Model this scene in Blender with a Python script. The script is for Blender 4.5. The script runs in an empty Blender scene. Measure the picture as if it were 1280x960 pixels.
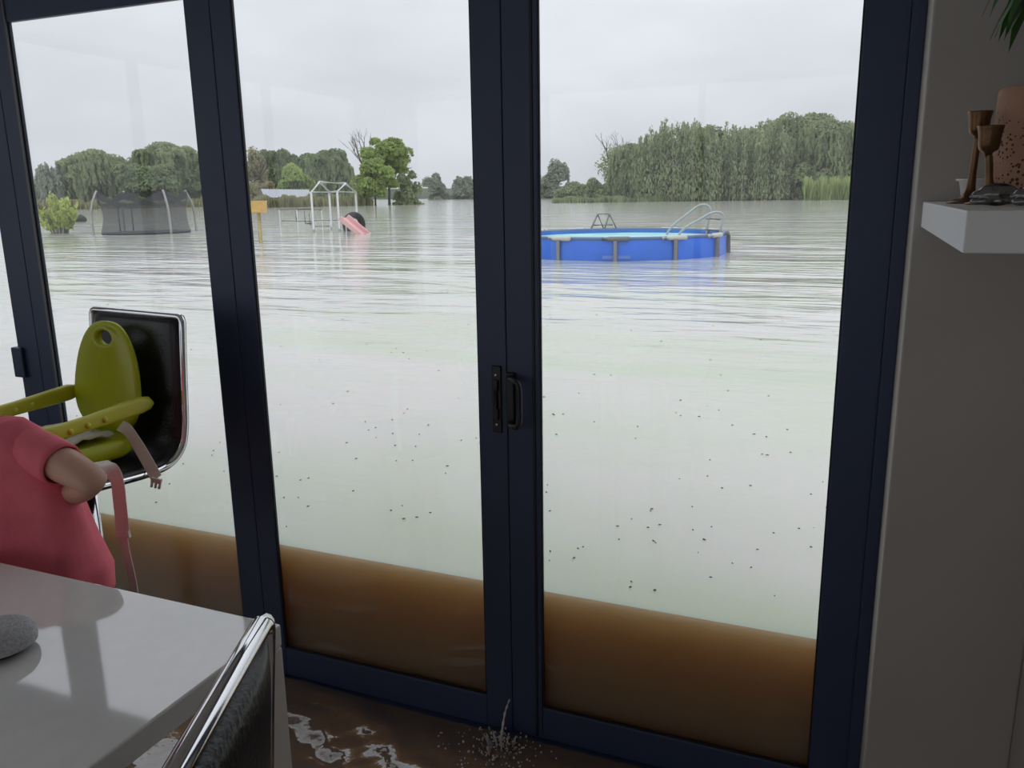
import bpy, bmesh, math, random
import numpy as np
from mathutils import Vector, Matrix, noise

random.seed(7)
rng = np.random.default_rng(11)
scene = bpy.context.scene
col = scene.collection

# ------------------------------------------------------------------ camera
FPX, PITCH, ROLL, YAW = 1028.8, .225706, -.01628, .39576      # image taken as 1280 x 960
CAM_Z = 1.49
def _axes(p, r, y):
    R0 = Vector((math.cos(y), math.sin(y), 0)); F0 = Vector((-math.sin(y), math.cos(y), 0)); U0 = Vector((0, 0, 1))
    F2 = F0*math.cos(p) - U0*math.sin(p); U2 = U0*math.cos(p) + F0*math.sin(p)
    return R0*math.cos(r) + U2*math.sin(r), U2*math.cos(r) - R0*math.sin(r), F2
CR, CU, CF = _axes(PITCH, ROLL, YAW)
cam_data = bpy.data.cameras.new('camera')
cam_data.sensor_fit = 'HORIZONTAL'; cam_data.sensor_width = 36.0
cam_data.lens = FPX/1280*36; cam_data.clip_start = .02; cam_data.clip_end = 3000
cam = bpy.data.objects.new('camera', cam_data); col.objects.link(cam)
M4 = Matrix((( CR.x, CU.x, -CF.x, 0), (CR.y, CU.y, -CF.y, 0), (CR.z, CU.z, -CF.z, CAM_Z), (0, 0, 0, 1)))
cam.matrix_world = M4
scene.camera = cam
C0 = Vector((0, 0, CAM_Z))
def ray(px, py): return CF + CR*((px-640)/FPX) + CU*((480-py)/FPX)
def at_y(px, py, Y): d = ray(px, py); return C0 + d*(Y/d.y)
def at_z(px, py, Z): d = ray(px, py); return C0 + d*((Z-CAM_Z)/d.z)
def at_d(px, py, dist):
    d = ray(px, py); return C0 + d*(dist/math.hypot(d.x, d.y))

# ------------------------------------------------------------------ world (overcast sky)
world = bpy.data.worlds.new('overcast_sky'); scene.world = world; world.use_nodes = True
wn, wl = world.node_tree.nodes, world.node_tree.links
wn.clear()
wo = wn.new('ShaderNodeOutputWorld'); wb = wn.new('ShaderNodeBackground')
tc = wn.new('ShaderNodeTexCoord'); mp = wn.new('ShaderNodeMapping'); mp.inputs['Scale'].default_value = (1.3, 1.3, 3.6)
nz = wn.new('ShaderNodeTexNoise'); nz.inputs['Scale'].default_value = 1.7; nz.inputs['Detail'].default_value = 5; nz.inputs['Roughness'].default_value = .5
cr = wn.new('ShaderNodeValToRGB')
cr.color_ramp.elements[0].position = .33; cr.color_ramp.elements[0].color = (.575, .598, .64, 1)
cr.color_ramp.elements[1].position = .68; cr.color_ramp.elements[1].color = (.74, .762, .815, 1)
wl.new(tc.outputs['Generated'], mp.inputs['Vector']); wl.new(mp.outputs['Vector'], nz.inputs['Vector'])
wl.new(nz.outputs['Fac'], cr.inputs['Fac']); wl.new(cr.outputs['Color'], wb.inputs['Color'])
# standard overcast distribution: luminance grows from the horizon to the zenith
sxyz = wn.new('ShaderNodeSeparateXYZ'); wl.new(tc.outputs['Generated'], sxyz.inputs[0])
mx0 = wn.new('ShaderNodeMath'); mx0.operation = 'MAXIMUM'; mx0.inputs[1].default_value = 0.0; wl.new(sxyz.outputs['Z'], mx0.inputs[0])
oc = wn.new('ShaderNodeMath'); oc.operation = 'MULTIPLY_ADD'; oc.inputs[1].default_value = 1.15; oc.inputs[2].default_value = 0.90; wl.new(mx0.outputs[0], oc.inputs[0])
wl.new(oc.outputs[0], wb.inputs['Strength'])
wl.new(wb.outputs['Background'], wo.inputs['Surface'])

vs = scene.view_settings
vs.view_transform = 'Standard'; vs.look = 'None'; vs.gamma = 1.0; vs.use_curve_mapping = False
vs.exposure = 0.22
scene.cycles.max_bounces = 10
scene.cycles.diffuse_bounces = 5
scene.cycles.transparent_max_bounces = 24
scene.cycles.sample_clamp_indirect = 6
scene.cycles.caustics_reflective = False
scene.cycles.use_denoising = True

# ------------------------------------------------------------------ helpers
def tag(o, label=None, cat=None, group=None, kind=None):
    if label: o['label'] = label
    if cat: o['category'] = cat
    if group: o['group'] = group
    if kind: o['kind'] = kind
    return o
def empty(name, loc=(0, 0, 0), rz=0, parent=None):
    o = bpy.data.objects.new(name, None); col.objects.link(o)
    o.location = loc; o.rotation_euler = (0, 0, rz); o.empty_display_size = .1
    if parent: o.parent = parent
    return o
def link(name, me, mat, parent=None, smooth=False):
    if mat and not me.materials: me.materials.append(mat)
    if smooth: me.polygons.foreach_set('use_smooth', [True]*len(me.polygons))
    o = bpy.data.objects.new(name, me); col.objects.link(o)
    if parent: o.parent = parent
    return o
def bevel(o, w=.003, seg=2):
    m = o.modifiers.new('bevel', 'BEVEL'); m.width = w; m.segments = seg; m.limit_method = 'ANGLE'; m.angle_limit = .6
    return o
def frame_of(t, up=Vector((0, 0, 1))):
    t = t.normalized()
    if abs(t.dot(up)) > .97: up = Vector((0, 1, 0)) if abs(t.y) < .9 else Vector((1, 0, 0))
    a = t.cross(up).normalized(); b = a.cross(t).normalized()
    return a, b
class MB:
    def __init__(s): s.v = []; s.f = []
    def add(s, vs_, fs):
        n = len(s.v); s.v += [tuple(q) for q in vs_]; s.f += [tuple(i+n for i in q) for q in fs]; return s
    def box(s, x0, x1, y0, y1, z0, z1):
        return s.add([(x, y, z) for z in (z0, z1) for y in (y0, y1) for x in (x0, x1)],
                     [(0, 2, 3, 1), (4, 5, 7, 6), (0, 1, 5, 4), (2, 6, 7, 3), (0, 4, 6, 2), (1, 3, 7, 5)])
    def bar(s, a, b, w, h, up=Vector((0, 0, 1))):
        a, b = Vector(a), Vector(b); p, q = frame_of(b-a, up)
        vs_ = [c + p*(i*w/2) + q*(j*h/2) for c in (a, b) for i, j in ((-1, -1), (1, -1), (1, 1), (-1, 1))]
        return s.add(vs_, [(0, 1, 2, 3), (7, 6, 5, 4), (0, 4, 5, 1), (1, 5, 6, 2), (2, 6, 7, 3), (3, 7, 4, 0)])
    def tube(s, pts, rad, seg=8, cap=True, flat=1.0, up=None):
        pts = [Vector(p) for p in pts]; n = len(pts)
        rs = rad if isinstance(rad, (list, tuple)) else [rad]*n
        vs_ = []; a = None
        for i, p in enumerate(pts):
            t = (pts[min(i+1, n-1)] - pts[max(i-1, 0)])
            if t.length < 1e-9: t = Vector((0, 0, 1))
            t.normalize()
            if a is None or up is not None: a, b = frame_of(t, up or Vector((0, 0, 1)))
            else:
                a = (a - t*a.dot(t)).normalized(); b = t.cross(a).normalized()*1
            for k in range(seg):
                th = 2*math.pi*k/seg
                vs_.append(p + a*(rs[i]*math.cos(th)) + b*(rs[i]*flat*math.sin(th)))
        fs = []
        for i in range(n-1):
            for k in range(seg):
                k2 = (k+1) % seg
                fs.append((i*seg+k, i*seg+k2, (i+1)*seg+k2, (i+1)*seg+k))
        if cap:
            fs.append(tuple(range(seg-1, -1, -1))); fs.append(tuple((n-1)*seg+k for k in range(seg)))
        return s.add(vs_, fs)
    def lathe(s, prof, seg=24, c=(0, 0, 0)):
        c = Vector(c); n = len(prof); vs_ = []; fs = []
        for r, z in prof:
            for k in range(seg):
                th = 2*math.pi*k/seg; vs_.append(c + Vector((r*math.cos(th), r*math.sin(th), z)))
        for i in range(n-1):
            for k in range(seg):
                k2 = (k+1) % seg; fs.append((i*seg+k, i*seg+k2, (i+1)*seg+k2, (i+1)*seg+k))
        fs.append(tuple(range(seg-1, -1, -1))); fs.append(tuple((n-1)*seg+k for k in range(seg)))
        return s.add(vs_, fs)
    def grid(s, rows, closed=False):
        n = len(rows[0]); vs_ = [q for r in rows for q in r]; fs = []
        for i in range(len(rows)-1):
            for k in range(n if closed else n-1):
                k2 = (k+1) % n; fs.append((i*n+k, i*n+k2, (i+1)*n+k2, (i+1)*n+k))
        return s.add(vs_, fs)
    def loft(s, rings):           # closed rings with end caps
        n = len(rings[0]); base = len(s.v); s.grid(rings, True)
        s.f.append(tuple(base+k for k in range(n-1, -1, -1))); s.f.append(tuple(base+(len(rings)-1)*n+k for k in range(n)))
        return s
    def ball(s, c, r, seg=10, rings=6, sc=(1, 1, 1), rot=None):
        c = Vector(c); vs_ = []; rows = []
        for i in range(rings+1):
            ph = math.pi*i/rings; row = []
            for k in range(seg):
                th = 2*math.pi*k/seg
                q = Vector((r*sc[0]*math.sin(ph)*math.cos(th), r*sc[1]*math.sin(ph)*math.sin(th), -r*sc[2]*math.cos(ph)))
                if rot: q = rot @ q
                row.append(c+q)
            rows.append(row)
        return s.grid(rows, True)
    def build(s, name, mat, parent=None, smooth=False):
        me = bpy.data.meshes.new(name); me.from_pydata(s.v, [], s.f); me.update()
        return link(name, me, mat, parent, smooth)
def smooth_pts(pts, n=8):
    """Catmull-Rom through control points"""
    P = [Vector(p) for p in pts]; P = [P[0]*2-P[1]] + P + [P[-1]*2-P[-2]]; out = []
    for i in range(1, len(P)-2):
        for k in range(n):
            t = k/n; a, b, c, d = P[i-1:i+3]
            out.append(.5*((2*b) + (c-a)*t + (2*a-5*b+4*c-d)*t*t + (3*b-a-3*c+d)*t**3))
    out.append(P[-2]); return out

# ------------------------------------------------------------------ materials
MATS = {}
def mat(name, c, rough=.5, metal=0., var=0., vscale=8., bump=0., bscale=60., spec=.5, trans=0., stretch=(1, 1, 1), detail=4):
    if name in MATS: return MATS[name]
    m = bpy.data.materials.new(name); m.use_nodes = True; MATS[name] = m
    n, l = m.node_tree.nodes, m.node_tree.links; b = n['Principled BSDF']
    b.inputs['Base Color'].default_value = (*c, 1); b.inputs['Roughness'].default_value = rough
    b.inputs['Metallic'].default_value = metal; b.inputs['Specular IOR Level'].default_value = spec
    if var or bump:
        t = n.new('ShaderNodeTexCoord'); mpn = n.new('ShaderNodeMapping'); mpn.inputs['Scale'].default_value = stretch
        l.new(t.outputs['Object'], mpn.inputs['Vector'])
    if var:
        z = n.new('ShaderNodeTexNoise'); z.inputs['Scale'].default_value = vscale; z.inputs['Detail'].default_value = detail
        r = n.new('ShaderNodeValToRGB'); r.color_ramp.elements[0].position = .3; r.color_ramp.elements[1].position = .7
        r.color_ramp.elements[0].color = (*[max(0, q*(1-var)) for q in c], 1); r.color_ramp.elements[1].color = (*[min(1, q*(1+var)) for q in c], 1)
        l.new(mpn.outputs[0], z.inputs['Vector']); l.new(z.outputs['Fac'], r.inputs['Fac']); l.new(r.outputs['Color'], b.inputs['Base Color'])
    if bump:
        z2 = n.new('ShaderNodeTexNoise'); z2.inputs['Scale'].default_value = bscale; z2.inputs['Detail'].default_value = 3
        bp = n.new('ShaderNodeBump'); bp.inputs['Strength'].default_value = bump; bp.inputs['Distance'].default_value = .01
        l.new(mpn.outputs[0], z2.inputs['Vector']); l.new(z2.outputs['Fac'], bp.inputs['Height']); l.new(bp.outputs['Normal'], b.inputs['Normal'])
    if trans:
        tr = n.new('ShaderNodeBsdfTranslucent'); mx = n.new('ShaderNodeMixShader'); mx.inputs[0].default_value = trans
        tr.inputs['Color'].default_value = (*[min(1, q*1.3) for q in c], 1)
        if var: l.new(r.outputs['Color'], tr.inputs['Color'])
        l.new(b.outputs[0], mx.inputs[1]); l.new(tr.outputs[0], mx.inputs[2]); l.new(mx.outputs[0], n['Material Output'].inputs['Surface'])
    return m
def see_through(name, c, opacity, rough=.8):
    m = bpy.data.materials.new(name); m.use_nodes = True
    n, l = m.node_tree.nodes, m.node_tree.links; b = n['Principled BSDF']
    b.inputs['Base Color'].default_value = (*c, 1); b.inputs['Roughness'].default_value = rough
    t = n.new('ShaderNodeBsdfTransparent'); mx = n.new('ShaderNodeMixShader'); mx.inputs[0].default_value = opacity
    l.new(t.outputs[0], mx.inputs[1]); l.new(b.outputs[0], mx.inputs[2]); l.new(mx.outputs[0], n['Material Output'].inputs['Surface'])
    return m
def glass_mat():
    m = bpy.data.materials.new('pane_glass'); m.use_nodes = True
    n, l = m.node_tree.nodes, m.node_tree.links; n.remove(n['Principled BSDF'])
    t = n.new('ShaderNodeBsdfTransparent'); t.inputs['Color'].default_value = (.965, .972, .975, 1)
    g = n.new('ShaderNodeBsdfGlossy'); g.inputs['Roughness'].default_value = .0
    lw = n.new('ShaderNodeLayerWeight'); lw.inputs['Blend'].default_value = .5
    pw = n.new('ShaderNodeMath'); pw.operation = 'POWER'; pw.inputs[1].default_value = 5; l.new(lw.outputs['Facing'], pw.inputs[0])
    fr = n.new('ShaderNodeMath'); fr.operation = 'MULTIPLY_ADD'; fr.inputs[1].default_value = .9; fr.inputs[2].default_value = .03; l.new(pw.outputs[0], fr.inputs[0])
    mx = n.new('ShaderNodeMixShader'); l.new(fr.outputs[0], mx.inputs[0]); l.new(t.outputs[0], mx.inputs[1]); l.new(g.outputs[0], mx.inputs[2])
    veil = n.new('ShaderNodeBsdfTranslucent'); veil.inputs['Color'].default_value = (.9, .9, .88, 1)      # faint translucent veil added to lift dark tones behind the glass, like haze
    m3 = n.new('ShaderNodeMixShader'); m3.inputs[0].default_value = .016; l.new(mx.outputs[0], m3.inputs[1]); l.new(veil.outputs[0], m3.inputs[2])
    l.new(m3.outputs[0], n['Material Output'].inputs['Surface']); return m

M_wall = mat('painted_plaster', (.47, .44, .405), .75, var=.05, vscale=3, bump=.06, bscale=90)
M_ceil = mat('ceiling_paint', (.80, .79, .77), .85, var=.03, vscale=2)
M_floor = mat('floor_tile', (.22, .18, .14), .4, var=.1, vscale=4)
M_alu = mat('navy_charcoal_aluminium', (.042, .060, .120), .42, spec=.45, var=.06, vscale=5)
M_alu_dark = mat('black_gasket', (.008, .008, .01), .5)
M_bead = mat('grey_glazing_bead', (.13, .125, .12), .35)
M_glass = glass_mat()
M_handle = mat('black_handle_coat', (.010, .011, .016), .35)
M_steel = mat('bright_steel_screw', (.55, .55, .56), .3, 1.)
M_quartz = mat('white_quartz', (.84, .83, .82), .05, var=.025, vscale=40, spec=.5); M_quartz.node_tree.nodes['Principled BSDF'].inputs['IOR'].default_value = 2.1
M_leg = mat('white_laquer', (.62, .58, .53), .35)
M_leather = mat('black_leather', (.010, .011, .015), .36, bump=.12, bscale=160)
M_chrome = mat('chrome_tube', (.72, .72, .73), .09, 1.)
M_green = mat('lime_green_plastic', (.46, .53, .012), .38, var=.05, vscale=6)
M_green2 = mat('lime_green_arm_plastic', (.62, .61, .05), .36, var=.04, vscale=6)
M_strap = mat('cream_webbing', (.74, .70, .64), .8, bump=.2, bscale=400)
M_cloth = mat('white_cloth', (.66, .63, .58), .85, bump=.2, bscale=50)
M_disc = mat('grey_plastic_disc', (.55, .53, .50), .4)
M_pink = mat('coral_pink_cotton', (.82, .165, .215), .9, var=.06, vscale=25, bump=.25, bscale=28)
M_skin = mat('skin', (.62, .36, .26), .5, var=.05, vscale=10)
M_hair = mat('brown_hair', (.06, .035, .02), .5, var=.2, vscale=40, stretch=(6, 6, 1))
M_short = mat('navy_shorts', (.04, .05, .10), .9)
M_white = mat('white_gloss_paint', (.88, .88, .88), .4)
M_brass = mat('aged_brass', (.16, .09, .048), .36, 1., var=.25, vscale=30)
M_pewter = mat('dark_pewter', (.20, .195, .19), .25, 1., var=.3, vscale=25, bump=.3, bscale=45)
M_ceramic = mat('white_ceramic', (.68, .67, .65), .3)
M_leaf = mat('plant_leaf_green', (.045, .13, .03), .4, var=.25, vscale=12, trans=.2)
M_stem = mat('plant_stem_brown', (.10, .07, .05), .8, bump=.5, bscale=60)
M_speaker = mat('grey_speckled_fabric', (.46, .46, .475), .9, var=.22, vscale=220, bump=.3, bscale=300)
M_rubber = mat('black_rubber', (.012, .012, .012), .7, bump=.3, bscale=20)

def pot_mat():
    m = mat('terracotta_pitted', (.42, .235, .155), .85, var=.14, vscale=14, bump=.3, bscale=40)
    n, l = m.node_tree.nodes, m.node_tree.links; b = n['Principled BSDF']
    src = b.inputs['Base Color'].links[0].from_socket
    v = n.new('ShaderNodeTexVoronoi'); v.inputs['Scale'].default_value = 150
    t = [q for q in n if q.type == 'TEX_COORD'][0]; l.new(t.outputs['Object'], v.inputs['Vector'])
    z = n.new('ShaderNodeTexNoise'); z.inputs['Scale'].default_value = 11; l.new(t.outputs['Object'], z.inputs['Vector'])
    sx = n.new('ShaderNodeSeparateXYZ'); l.new(t.outputs['Object'], sx.inputs[0])
    band = n.new('ShaderNodeMapRange'); band.inputs['From Min'].default_value = .15; band.inputs['From Max'].default_value = .09; l.new(sx.outputs['Z'], band.inputs['Value'])
    m1 = n.new('ShaderNodeMath'); m1.operation = 'MULTIPLY'; l.new(z.outputs['Fac'], m1.inputs[0]); l.new(band.outputs[0], m1.inputs[1])
    m2 = n.new('ShaderNodeMath'); m2.operation = 'MULTIPLY'; m2.inputs[1].default_value = .75; l.new(m1.outputs[0], m2.inputs[0])
    lt = n.new('ShaderNodeMath'); lt.operation = 'LESS_THAN'; l.new(v.outputs['Distance'], lt.inputs[0]); l.new(m2.outputs[0], lt.inputs[1])
    mx = n.new('ShaderNodeMix'); mx.data_type = 'RGBA'; l.new(lt.outputs[0], mx.inputs[0]); l.new(src, mx.inputs[6]); mx.inputs[7].default_value = (.075, .032, .02, 1)
    l.new(mx.outputs[2], b.inputs['Base Color'])
    return m
M_pot = pot_mat()

WATER_Z = .473          # flood level outside
IN_Z = .05              # water on the floor inside
DOOR_Y = 1.841          # inner face of the leaves
WALL_Y = 1.665

def flood_mat():
    m = bpy.data.materials.new('silty_flood_water'); m.use_nodes = True
    n, l = m.node_tree.nodes, m.node_tree.links; b = n['Principled BSDF']
    b.inputs['Roughness'].default_value = .06; b.inputs['IOR'].default_value = 1.333; b.inputs['Specular IOR Level'].default_value = .32
    b.subsurface_method = 'RANDOM_WALK'
    b.inputs['Subsurface Weight'].default_value = 1.0
    b.inputs['Subsurface Radius'].default_value = (1.0, .66, .42); b.inputs['Subsurface Scale'].default_value = .17
    b.inputs['Subsurface Anisotropy'].default_value = 0.0
    t = n.new('ShaderNodeTexCoord')
    # patches of green algae drifting close to the house
    mpa = n.new('ShaderNodeMapping'); mpa.inputs['Rotation'].default_value = (0, 0, -YAW-.1); mpa.inputs['Scale'].default_value = (.22, .75, 1); l.new(t.outputs['Object'], mpa.inputs['Vector'])
    na = n.new('ShaderNodeTexNoise'); na.inputs['Scale'].default_value = .9; na.inputs['Detail'].default_value = 3; na.inputs['Distortion'].default_value = .6; l.new(mpa.outputs[0], na.inputs['Vector'])
    ra = n.new('ShaderNodeValToRGB'); ra.color_ramp.elements[0].position = .44; ra.color_ramp.elements[0].color = (.57, .55, .51, 1)  # top face coloured pale to carry the sky's brightness on the brown water
    ra.color_ramp.elements[1].position = .66; ra.color_ramp.elements[1].color = (.485, .53, .40, 1)
    l.new(na.outputs['Fac'], ra.inputs['Fac']); l.new(ra.outputs['Color'], b.inputs['Base Color'])
    # wind ripples, stronger away from the shelter of the house
    hs = []
    for (sx, sy, sc, amp, det) in ((.30, 1.0, .9, .085, 3), (.35, 1.2, 2.6, .034, 3), (.6, 1.3, 9., .0045, 2)):
        mq = n.new('ShaderNodeMapping'); mq.inputs['Rotation'].default_value = (0, 0, -YAW); mq.inputs['Scale'].default_value = (sx, sy, 1); l.new(t.outputs['Object'], mq.inputs['Vector'])
        z = n.new('ShaderNodeTexNoise'); z.inputs['Scale'].default_value = sc; z.inputs['Detail'].default_value = det; z.inputs['Distortion'].default_value = .4; l.new(mq.outputs[0], z.inputs['Vector'])
        k = n.new('ShaderNodeMath'); k.operation = 'MULTIPLY'; k.inputs[1].default_value = amp; l.new(z.outputs['Fac'], k.inputs[0]); hs.append(k)
    a1 = n.new('ShaderNodeMath'); a1.operation = 'ADD'; l.new(hs[0].outputs[0], a1.inputs[0]); l.new(hs[1].outputs[0], a1.inputs[1])
    sp = n.new('ShaderNodeSeparateXYZ'); l.new(t.outputs['Object'], sp.inputs[0])
    mr = n.new('ShaderNodeMapRange'); mr.inputs['From Min'].default_value = 2.5; mr.inputs['From Max'].default_value = 11; mr.inputs['To Min'].default_value = .10; mr.inputs['To Max'].default_value = 1.
    l.new(sp.outputs['Y'], mr.inputs['Value'])
    m1 = n.new('ShaderNodeMath'); m1.operation = 'MULTIPLY'; l.new(a1.outputs[0], m1.inputs[0]); l.new(mr.outputs[0], m1.inputs[1])
    m2 = n.new('ShaderNodeMath'); m2.operation = 'MULTIPLY'; m2.inputs[1].default_value = .5; l.new(hs[2].outputs[0], m2.inputs[0])
    a2 = n.new('ShaderNodeMath'); a2.operation = 'ADD'; l.new(m1.outputs[0], a2.inputs[0]); l.new(m2.outputs[0], a2.inputs[1])
    bp = n.new('ShaderNodeBump'); bp.inputs['Strength'].default_value = 1.; bp.inputs['Distance'].default_value = 1.; l.new(a2.outputs[0], bp.inputs['Height'])
    l.new(bp.outputs['Normal'], b.inputs['Normal'])
    return m
def floor_water_mat():
    m = mat('muddy_floor_water', (.16, .11, .08), .03, spec=.5)
    n, l = m.node_tree.nodes, m.node_tree.links; b = n['Principled BSDF']; b.inputs['IOR'].default_value = 2.0
    t = n.new('ShaderNodeTexCoord'); z = n.new('ShaderNodeTexNoise'); z.inputs['Scale'].default_value = 28; z.inputs['Detail'].default_value = 2; l.new(t.outputs['Object'], z.inputs['Vector'])
    bp = n.new('ShaderNodeBump'); bp.inputs['Strength'].default_value = .5; bp.inputs['Distance'].default_value = .004; l.new(z.outputs['Fac'], bp.inputs['Height']); l.new(bp.outputs['Normal'], b.inputs['Normal'])
    return m
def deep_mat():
    m = bpy.data.materials.new('dimmed_brown_silt_side'); m.use_nodes = True; b = m.node_tree.nodes['Principled BSDF']
    b.inputs['Base Color'].default_value = (.36, .26, .15, 1); b.inputs['Roughness'].default_value = .3; b.inputs['IOR'].default_value = 1.333; b.inputs['Specular IOR Level'].default_value = .0  # side face of the same water, coloured darker so its depth stays dim
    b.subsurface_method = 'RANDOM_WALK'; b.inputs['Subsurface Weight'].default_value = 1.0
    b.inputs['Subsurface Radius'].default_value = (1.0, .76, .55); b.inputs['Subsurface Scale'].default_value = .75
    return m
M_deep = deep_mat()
M_flood = flood_mat(); M_inwater = floor_water_mat()

# ------------------------------------------------------------------ room shell
RX, LX, BY, CZ = .347, -4.1, -3.2, 2.5
REV = .090               # right reveal of the opening
LREV = -3.34
HEAD = 2.135
def struct(name, mb, m, parent=None, b=0):
    o = mb.build(name, m, parent)
    if not parent: o['kind'] = 'structure'
    if b: bevel(o, b)
    return o
struct('floor', MB().box(LX-.2, RX+.2, BY-.2, DOOR_Y+.018, -.15, 0), M_floor)
struct('ceiling', MB().box(LX-.2, RX+.2, BY-.2, DOOR_Y+.018, CZ, CZ+.15), M_ceil)
struct('wall_right', MB().box(RX, RX+.2, BY, DOOR_Y+.018, 0, CZ), M_wall)
def wall_with_opening(name, axis, a0, a1, w0, w1, z0, z1, p0, p1):
    mb = MB()
    for (u0, u1, q0, q1) in ((a0, w0, 0, CZ), (w1, a1, 0, CZ), (w0, w1, 0, z0), (w0, w1, z1, CZ)):
        if axis == 'x': mb.box(u0, u1, p0, p1, q0, q1)
        else: mb.box(p0, p1, u0, u1, q0, q1)
    return struct(name, mb, M_wall)
wall_with_opening('wall_left', 'y', BY, DOOR_Y+.018, -2.9, .9, .7, 2.38, LX-.2, LX)
wall_with_opening('wall_back', 'x', LX, RX, -3.9, .1, .35, 2.38, BY-.2, BY)
def add_fill_window(n, axis, w0, w1, z0, z1, p):  # unseen windows added to let fill daylight into the room
    o = empty('fill_window_%d' % n, (0, 0, 0)); tag(o, kind='structure')
    def bx(name, u0, u1, q0, q1, d0, d1, m):
        mb = MB()
        if axis == 'x': mb.box(u0, u1, p+d0, p+d1, q0, q1)
        else: mb.box(p+d0, p+d1, u0, u1, q0, q1)
        return mb.build(name, m, o)
    bx('frame_bar', w0, w1, z0, z0+.05, -.05, .0, M_alu); bx('frame_bar', w0, w1, z1-.05, z1, -.05, .0, M_alu)
    k = 3; step = (w1-w0)/k
    for i in range(k+1):
        c = w0+step*i; u0, u1 = (c, c+.05) if i == 0 else ((c-.05, c) if i == k else (c-.025, c+.025))
        bx('frame_bar', u0, u1, z0+.05, z1-.05, -.05, .0, M_alu)
        if i < k: bx('pane', c+.025, c+step-.025, z0+.05, z1-.05, -.03, -.026, M_glass)
add_fill_window(1, 'y', -2.9, .9, .7, 2.38, LX-.08)
add_fill_window(2, 'x', -3.9, .1, .35, 2.38, BY-.08)
wf = MB().box(REV, RX, WALL_Y, DOOR_Y+.018, 0, CZ).box(LX, LREV, WALL_Y, DOOR_Y+.018, 0, CZ).box(LREV, REV, WALL_Y, DOOR_Y+.018, HEAD, CZ)
struct('wall_front', wf, M_wall, b=.004)

# door frame round the opening
fr = empty('trim_1', (0, 0, 0)); tag(fr, kind='structure')
struct('jamb', MB().box(REV-.026, REV, DOOR_Y-.012, DOOR_Y+.018, .0, HEAD), M_alu, fr, .002)
struct('jamb', MB().box(LREV, LREV+.05, DOOR_Y-.012, DOOR_Y+.018, .0, HEAD), M_alu, fr, .002)
struct('head', MB().box(LREV+.05, REV-.026, DOOR_Y-.012, DOOR_Y+.018, 2.095, HEAD), M_alu, fr, .002)
struct('sill_track', MB().box(LREV+.05, REV-.026, DOOR_Y-.02, DOOR_Y+.018, 0, .044), M_alu, fr, .002)

GZ0, GZ1 = .139, 2.011
def leaf(n, x0, x1, sl, sr):
    """one folding leaf: x0..x1 overall, sl / sr stile widths"""
    d = empty('door_%d' % n, ((x0+x1)/2, DOOR_Y, .044)); tag(d, kind='structure')
    ox, oz = d.location.x, d.location.z
    def P(name, x0, x1, y0, y1, z0, z1, m, b=.0025):
        o = MB().box(x0-ox, x1-ox, y0, y1, z0-oz, z1-oz).build(name, m, d)
        if b: bevel(o, b)
        return o
    g = .0007
    P('stile', x0+g, x0+sl, 0, .018, .046, 2.093, M_alu); P('stile', x1-sr, x1-g, 0, .018, .046, 2.093, M_alu)
    P('rail', x0+sl, x1-sr, .001, .018, .046, GZ0, M_alu); P('rail', x0+sl, x1-sr, .001, .018, GZ1, 2.093, M_alu)
    # glazing beads standing slightly into the glass opening
    w = .011
    P('bead', x0+sl, x0+sl+w*.35, .004, .010, GZ0, GZ1, M_alu_dark, 0); P('bead', x1-sr-w*.35, x1-sr, .004, .010, GZ0, GZ1, M_alu_dark, 0)
    P('bead', x0+sl, x1-sr, .004, .010, GZ0, GZ0+.005, M_alu_dark, 0)
    if n < 4: P('gasket', x1-.006, x1+.006, .0185, .0215, .046, 2.093, M_alu_dark, 0)
    P('pane', x0+sl, x1-sr, .010, .014, GZ0-.004, GZ1+.004, M_glass, 0)
    return d
d1 = leaf(1, -3.288, -2.437, .083, .094)
d2 = leaf(2, -2.437, -1.610, .070, .084)
d3 = leaf(3, -1.610, -.783, .068, .077)
d4 = leaf(4, -.783, REV-.0246, .087, .084)
# fine raised ridge along the right stile beside the handle, lighter edge bead on the left stile
for dd, xx, ww, mm in ((d4, -.7135, .006, M_alu_dark), (d2, -2.375, .007, M_bead)):
    o = MB().box(xx-dd.location.x, xx+ww-dd.location.x, -.003, .004, .01, 2.04).build('edge_strip', mm, dd)
# hinge block on the far leaf
hz = at_y(22, 452, DOOR_Y)
h_ = MB().box(-2.548-d1.location.x, -2.500-d1.location.x, -.014, .02, hz.z-.05-.044, hz.z+.05-.044).build('hinge', M_alu, d1); bevel(h_, .004)
# lock plate with screws (leaf 3) and pull handle (leaf 4)
lp_t = at_y(621, 457, DOOR_Y); lp_b = at_y(621, 540, DOOR_Y)
ox, oz = d3.location.x, d3.location.z
plate = MB().box(-.822-ox, -.797-ox, -.006, .001, lp_b.z-oz, lp_t.z-oz).build('lock_plate', M_handle, d3); bevel(plate, .002)
zc = (lp_t.z+lp_b.z)/2
for dz in (.064, -.064):
    MB().tube([(-.810-ox, -.0085, zc+dz-oz), (-.810-ox, -.005, zc+dz-oz)], .0028, 10).build('screw', M_steel, plate)
b_ = MB().box(-.817-ox, -.803-ox, -.014, -.005, zc+.022-oz, zc+.052-oz).box(-.817-ox, -.803-ox, -.014, -.005, zc-.052-oz, zc-.022-oz).build('bolt_guide', M_handle, plate); bevel(b_, .002)
MB().tube([(-.810-ox, -.011, zc+.03-oz), (-.810-ox, -.011, zc-.03-oz)], .004, 8).build('bolt', M_handle, plate)
ox, oz = d4.location.x, d4.location.z
ht = at_y(640, 468, DOOR_Y).z; hb = at_y(640, 531, DOOR_Y).z
bp_ = MB().box(-.7815-ox, -.760-ox, -.012, .001, hb-.004-oz, ht+.006-oz).build('handle_plate', M_handle, d4); bevel(bp_, .003)
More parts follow.
